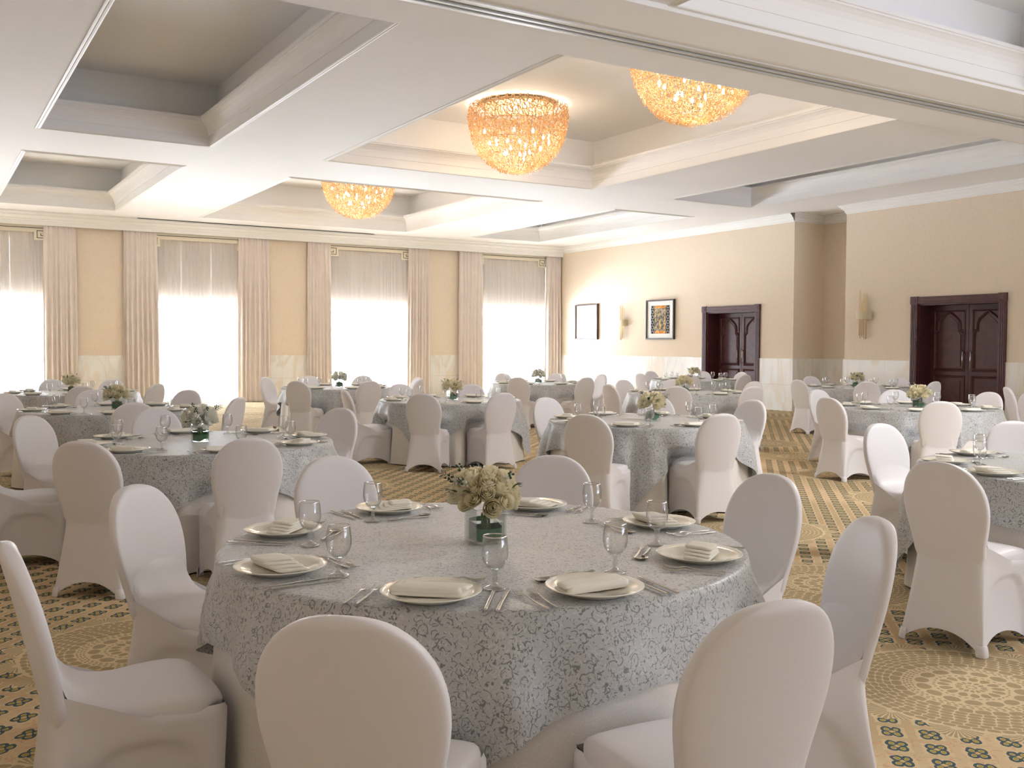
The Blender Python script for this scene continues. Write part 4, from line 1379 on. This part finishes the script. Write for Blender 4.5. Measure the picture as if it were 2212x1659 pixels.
for z in (0, .25, .5, .75, 1): P.append([(x, y, (.014+.010*math.sin(3*i/40*6.28))*(1-z)+(.068+.016*math.sin(i/40*6.28+.8))*z) for i, (x, y) in enumerate(ring)])
b.grid(P); V_LEAF = b.mesh('leaf_lining', M['leaf_band'], True)
b = MB(); r_ = random.Random(9)
for k in range(12):
    a = r_.uniform(0, 6.28); q2 = r_.uniform(0, .03); e = r_.uniform(.01, .034); a2 = r_.uniform(0, 6.28)
    b.tube([(q2*math.cos(a), q2*math.sin(a), .10), (e*math.cos(a2), e*math.sin(a2), .014)], .0026, 5)
V_STEMS = b.mesh('stems', M['stalk'], True)
vase0 = empty('glass_vase')
for n_, me in (('vase_body', V_GLASS), ('water', V_WATER), ('leaf_lining', V_LEAF)): part(n_, me, vase0)
vase_used = [False]
LOOK = {1:('rose', 30, 'cream'), 2:('white', 18, 'white'), 3:('rose', 18, 'cream'), 4:('rose', 16, 'cream'), 5:('rose', 18, 'cream'), 6:('white', 14, 'white'), 7:('white', 16, 'white'),
        8:('rose', 16, 'cream'), 9:('rose', 15, 'cream'), 10:('rose', 14, 'cream'), 11:('rose', 14, 'cream'), 12:('rose', 18, 'cream')}
VPX = {1:(1048,1172), 2:(432,957), 3:(253,885), 4:(155,849), 5:(977,862), 6:(733,836.5), 7:(1163,828), 8:(1409,907), 9:(1478,848), 10:(1500,821), 11:(1851,837), 12:(1984,881)}
for t, (kind, n, colw) in LOOK.items():
    T = Vector(TABLES[t]); d = sight(VPX[t][0], VPX[t][1]); dxy = Vector((d.x, d.y)).normalized()
    v_ = dxy*max(0, T.dot(dxy))       # on the measured sight line, abreast of the table centre
    if vase_used[0]: vs = copy_tree(vase0)
    else: vs = vase0; vase_used[0] = True
    rz = R(-4)+rs.uniform(-.08, .08)
    vs.location = (v_.x, v_.y, TZ+.002); vs.rotation_euler = (0, 0, rz)
    tag(vs, 'square clear glass vase lined with green leaf on '+TNAME[t], 'vase', 'square glass vases')
    bq = empty('flower_bouquet', (v_.x, v_.y, TZ+.002), rz)
    tag(bq, '%s rose bouquet with green sprigs on %s' % (colw, TNAME[t]), 'flowers', 'rose bouquets')
    part('stems', V_STEMS, bq)
    r = random.Random(300+t); ctr = Vector((0, 0, .158)); Rd = .098
    pool = ROSES if t == 1 else (ROSES_W if kind == 'white' else ROSES_LO)
    k = 0
    for i in range(n):
        f = (i+.5)/n; zz = 1-1.30*f; az = i*2.39996+r.uniform(-.25, .25); h = math.sqrt(max(0, 1-zz*zz))
        dr = Vector((h*math.cos(az), h*math.sin(az), zz))
        sz = r.uniform(.027, .037)*(1.0 if n > 20 else 1.18)
        p = ctr+Vector((dr.x*Rd*1.05, dr.y*Rd*1.05, dr.z*Rd*.86))*r.uniform(.93, 1.1)
        o = part('rose', pool[i % 2], bq, p)
        o.rotation_euler = (dr+Vector((0, 0, .35))).to_track_quat('Z', 'Y').to_euler(); o.scale = (sz, sz, sz*1.1)
    for i in range(14 if t == 1 else 9):
        az = r.uniform(0, 6.28); zz = r.uniform(-.35, .9); h = math.sqrt(1-zz*zz); dr = Vector((h*math.cos(az), h*math.sin(az), zz))
        o = part('leaf', LEAVES[i % 3], bq, ctr+Vector((dr.x*Rd, dr.y*Rd, dr.z*Rd*.85))*r.uniform(.92, 1.12))
        o.rotation_euler = (dr+Vector((r.uniform(-.8, .8), r.uniform(-.8, .8), .2))).to_track_quat('Y', 'Z').to_euler()
    for i in range(5 if t == 1 else 3):
        az = r.uniform(0, 6.28) if t != 1 else [2.3, 2.9, 3.6, 1.6, 5.2][i]; zz = r.uniform(.35, .8); h = math.sqrt(1-zz*zz); dr = Vector((h*math.cos(az), h*math.sin(az), zz))
        o = part('blossom_sprig', SPRIG[i % 2], bq, ctr+dr*Rd*.9); o.rotation_euler = dr.to_track_quat('Z', 'Y').to_euler()
    for i in range(2):
        az = (2.75 if t == 1 and i == 0 else r.uniform(0, 6.28)); dr = Vector((math.cos(az)*.85, math.sin(az)*.85, .5))
        o = part('leaf_twig', TWIG, bq, ctr+dr*Rd*.95); o.rotation_euler = dr.to_track_quat('Z', 'Y').to_euler()

# ---------------------------------------------------------------- camera, daylight, exposure
cam = bpy.data.cameras.new('camera'); co = bpy.data.objects.new('camera', cam); COL.objects.link(co)
cam.sensor_fit = 'HORIZONTAL'; cam.sensor_width = 36; cam.lens = F_PX*36/2212; cam.clip_start = .05; cam.clip_end = 200
mw = Matrix((( rt.x, up.x, -fw.x, 0), (rt.y, up.y, -fw.y, 0), (rt.z, up.z, -fw.z, CAM_H), (0,0,0,1)))
co.matrix_world = mw
sc.camera = co
# sky over sunlit ground: brightest towards the window side, softer behind
w = bpy.data.worlds.new('sky'); sc.world = w; w.use_nodes = True
nt = NT(w); bg = nt.n['Background']
tc = nt.node('ShaderNodeTexCoord'); sp = nt.node('ShaderNodeSeparateXYZ'); nt.link(tc.outputs['Generated'], sp.inputs[0])
f = S(nt, sp.outputs[1]).smooth(.05, .45)
up_ = S(nt, sp.outputs[2]).smooth(-.03, .02)
back = up_*(BACK_UP-BACK_DOWN)+BACK_DOWN; low = S(nt, sp.outputs[2]).smooth(-.22, -.06)
front = up_*(FRONT_UP-HORIZON)+HORIZON; front = low*(front-FRONT_DOWN)+FRONT_DOWN
nt.link((f*(front-back)+back).k, bg.inputs['Strength'])
nt.link(mixc(nt, f, SKY_BACK_COL, SKY_FRONT_COL), bg.inputs['Color'])
def portal(loc, rot, sx, sy):
    L = bpy.data.lights.new('daylight_opening', 'AREA'); L.shape = 'RECTANGLE'; L.size = sx; L.size_y = sy
    L.cycles.is_portal = True
    o = bpy.data.objects.new('daylight_opening', L); COL.objects.link(o); o.location = loc; o.rotation_euler = rot
for (a, c) in WIN: portal(((a+c)/2, YW+.30, (WZ0+WZ1)/2), (R(-90), 0, 0), c-a, WZ1-WZ0)
for (a, c) in BWIN: portal(((a+c)/2, YB-.2, 1.8), (R(90), 0, 0), c-a, 3.6)
# two added fill spots stand in for unseen chandeliers in the nearer half
for (x, y) in ((8.5, 3.4), (8.5, -1.2)):
    L = bpy.data.lights.new('chandelier_and_fill_glow', 'SPOT'); L.energy = NEAR_FILL; L.color = (1, .96, .93); L.shadow_soft_size = .45; L.spot_size = R(168); L.spot_blend = .5
    o = bpy.data.objects.new('chandelier_and_fill_glow', L); COL.objects.link(o); o.location = (x, y, 4.25)
vs_ = sc.view_settings
sc.display_settings.display_device = 'sRGB'
vs_.view_transform = 'Standard'; vs_.look = 'None'; vs_.exposure = EXPOSURE; vs_.gamma = 1.0; vs_.use_curve_mapping = False
sc.cycles.max_bounces = 8; sc.cycles.diffuse_bounces = 5; sc.cycles.transparent_max_bounces = 16; sc.cycles.transmission_bounces = 4; sc.cycles.glossy_bounces = 3
sc.cycles.caustics_reflective = False; sc.cycles.caustics_refractive = False
sc.cycles.sample_clamp_indirect = 16.0
sc.cycles.use_denoising = True
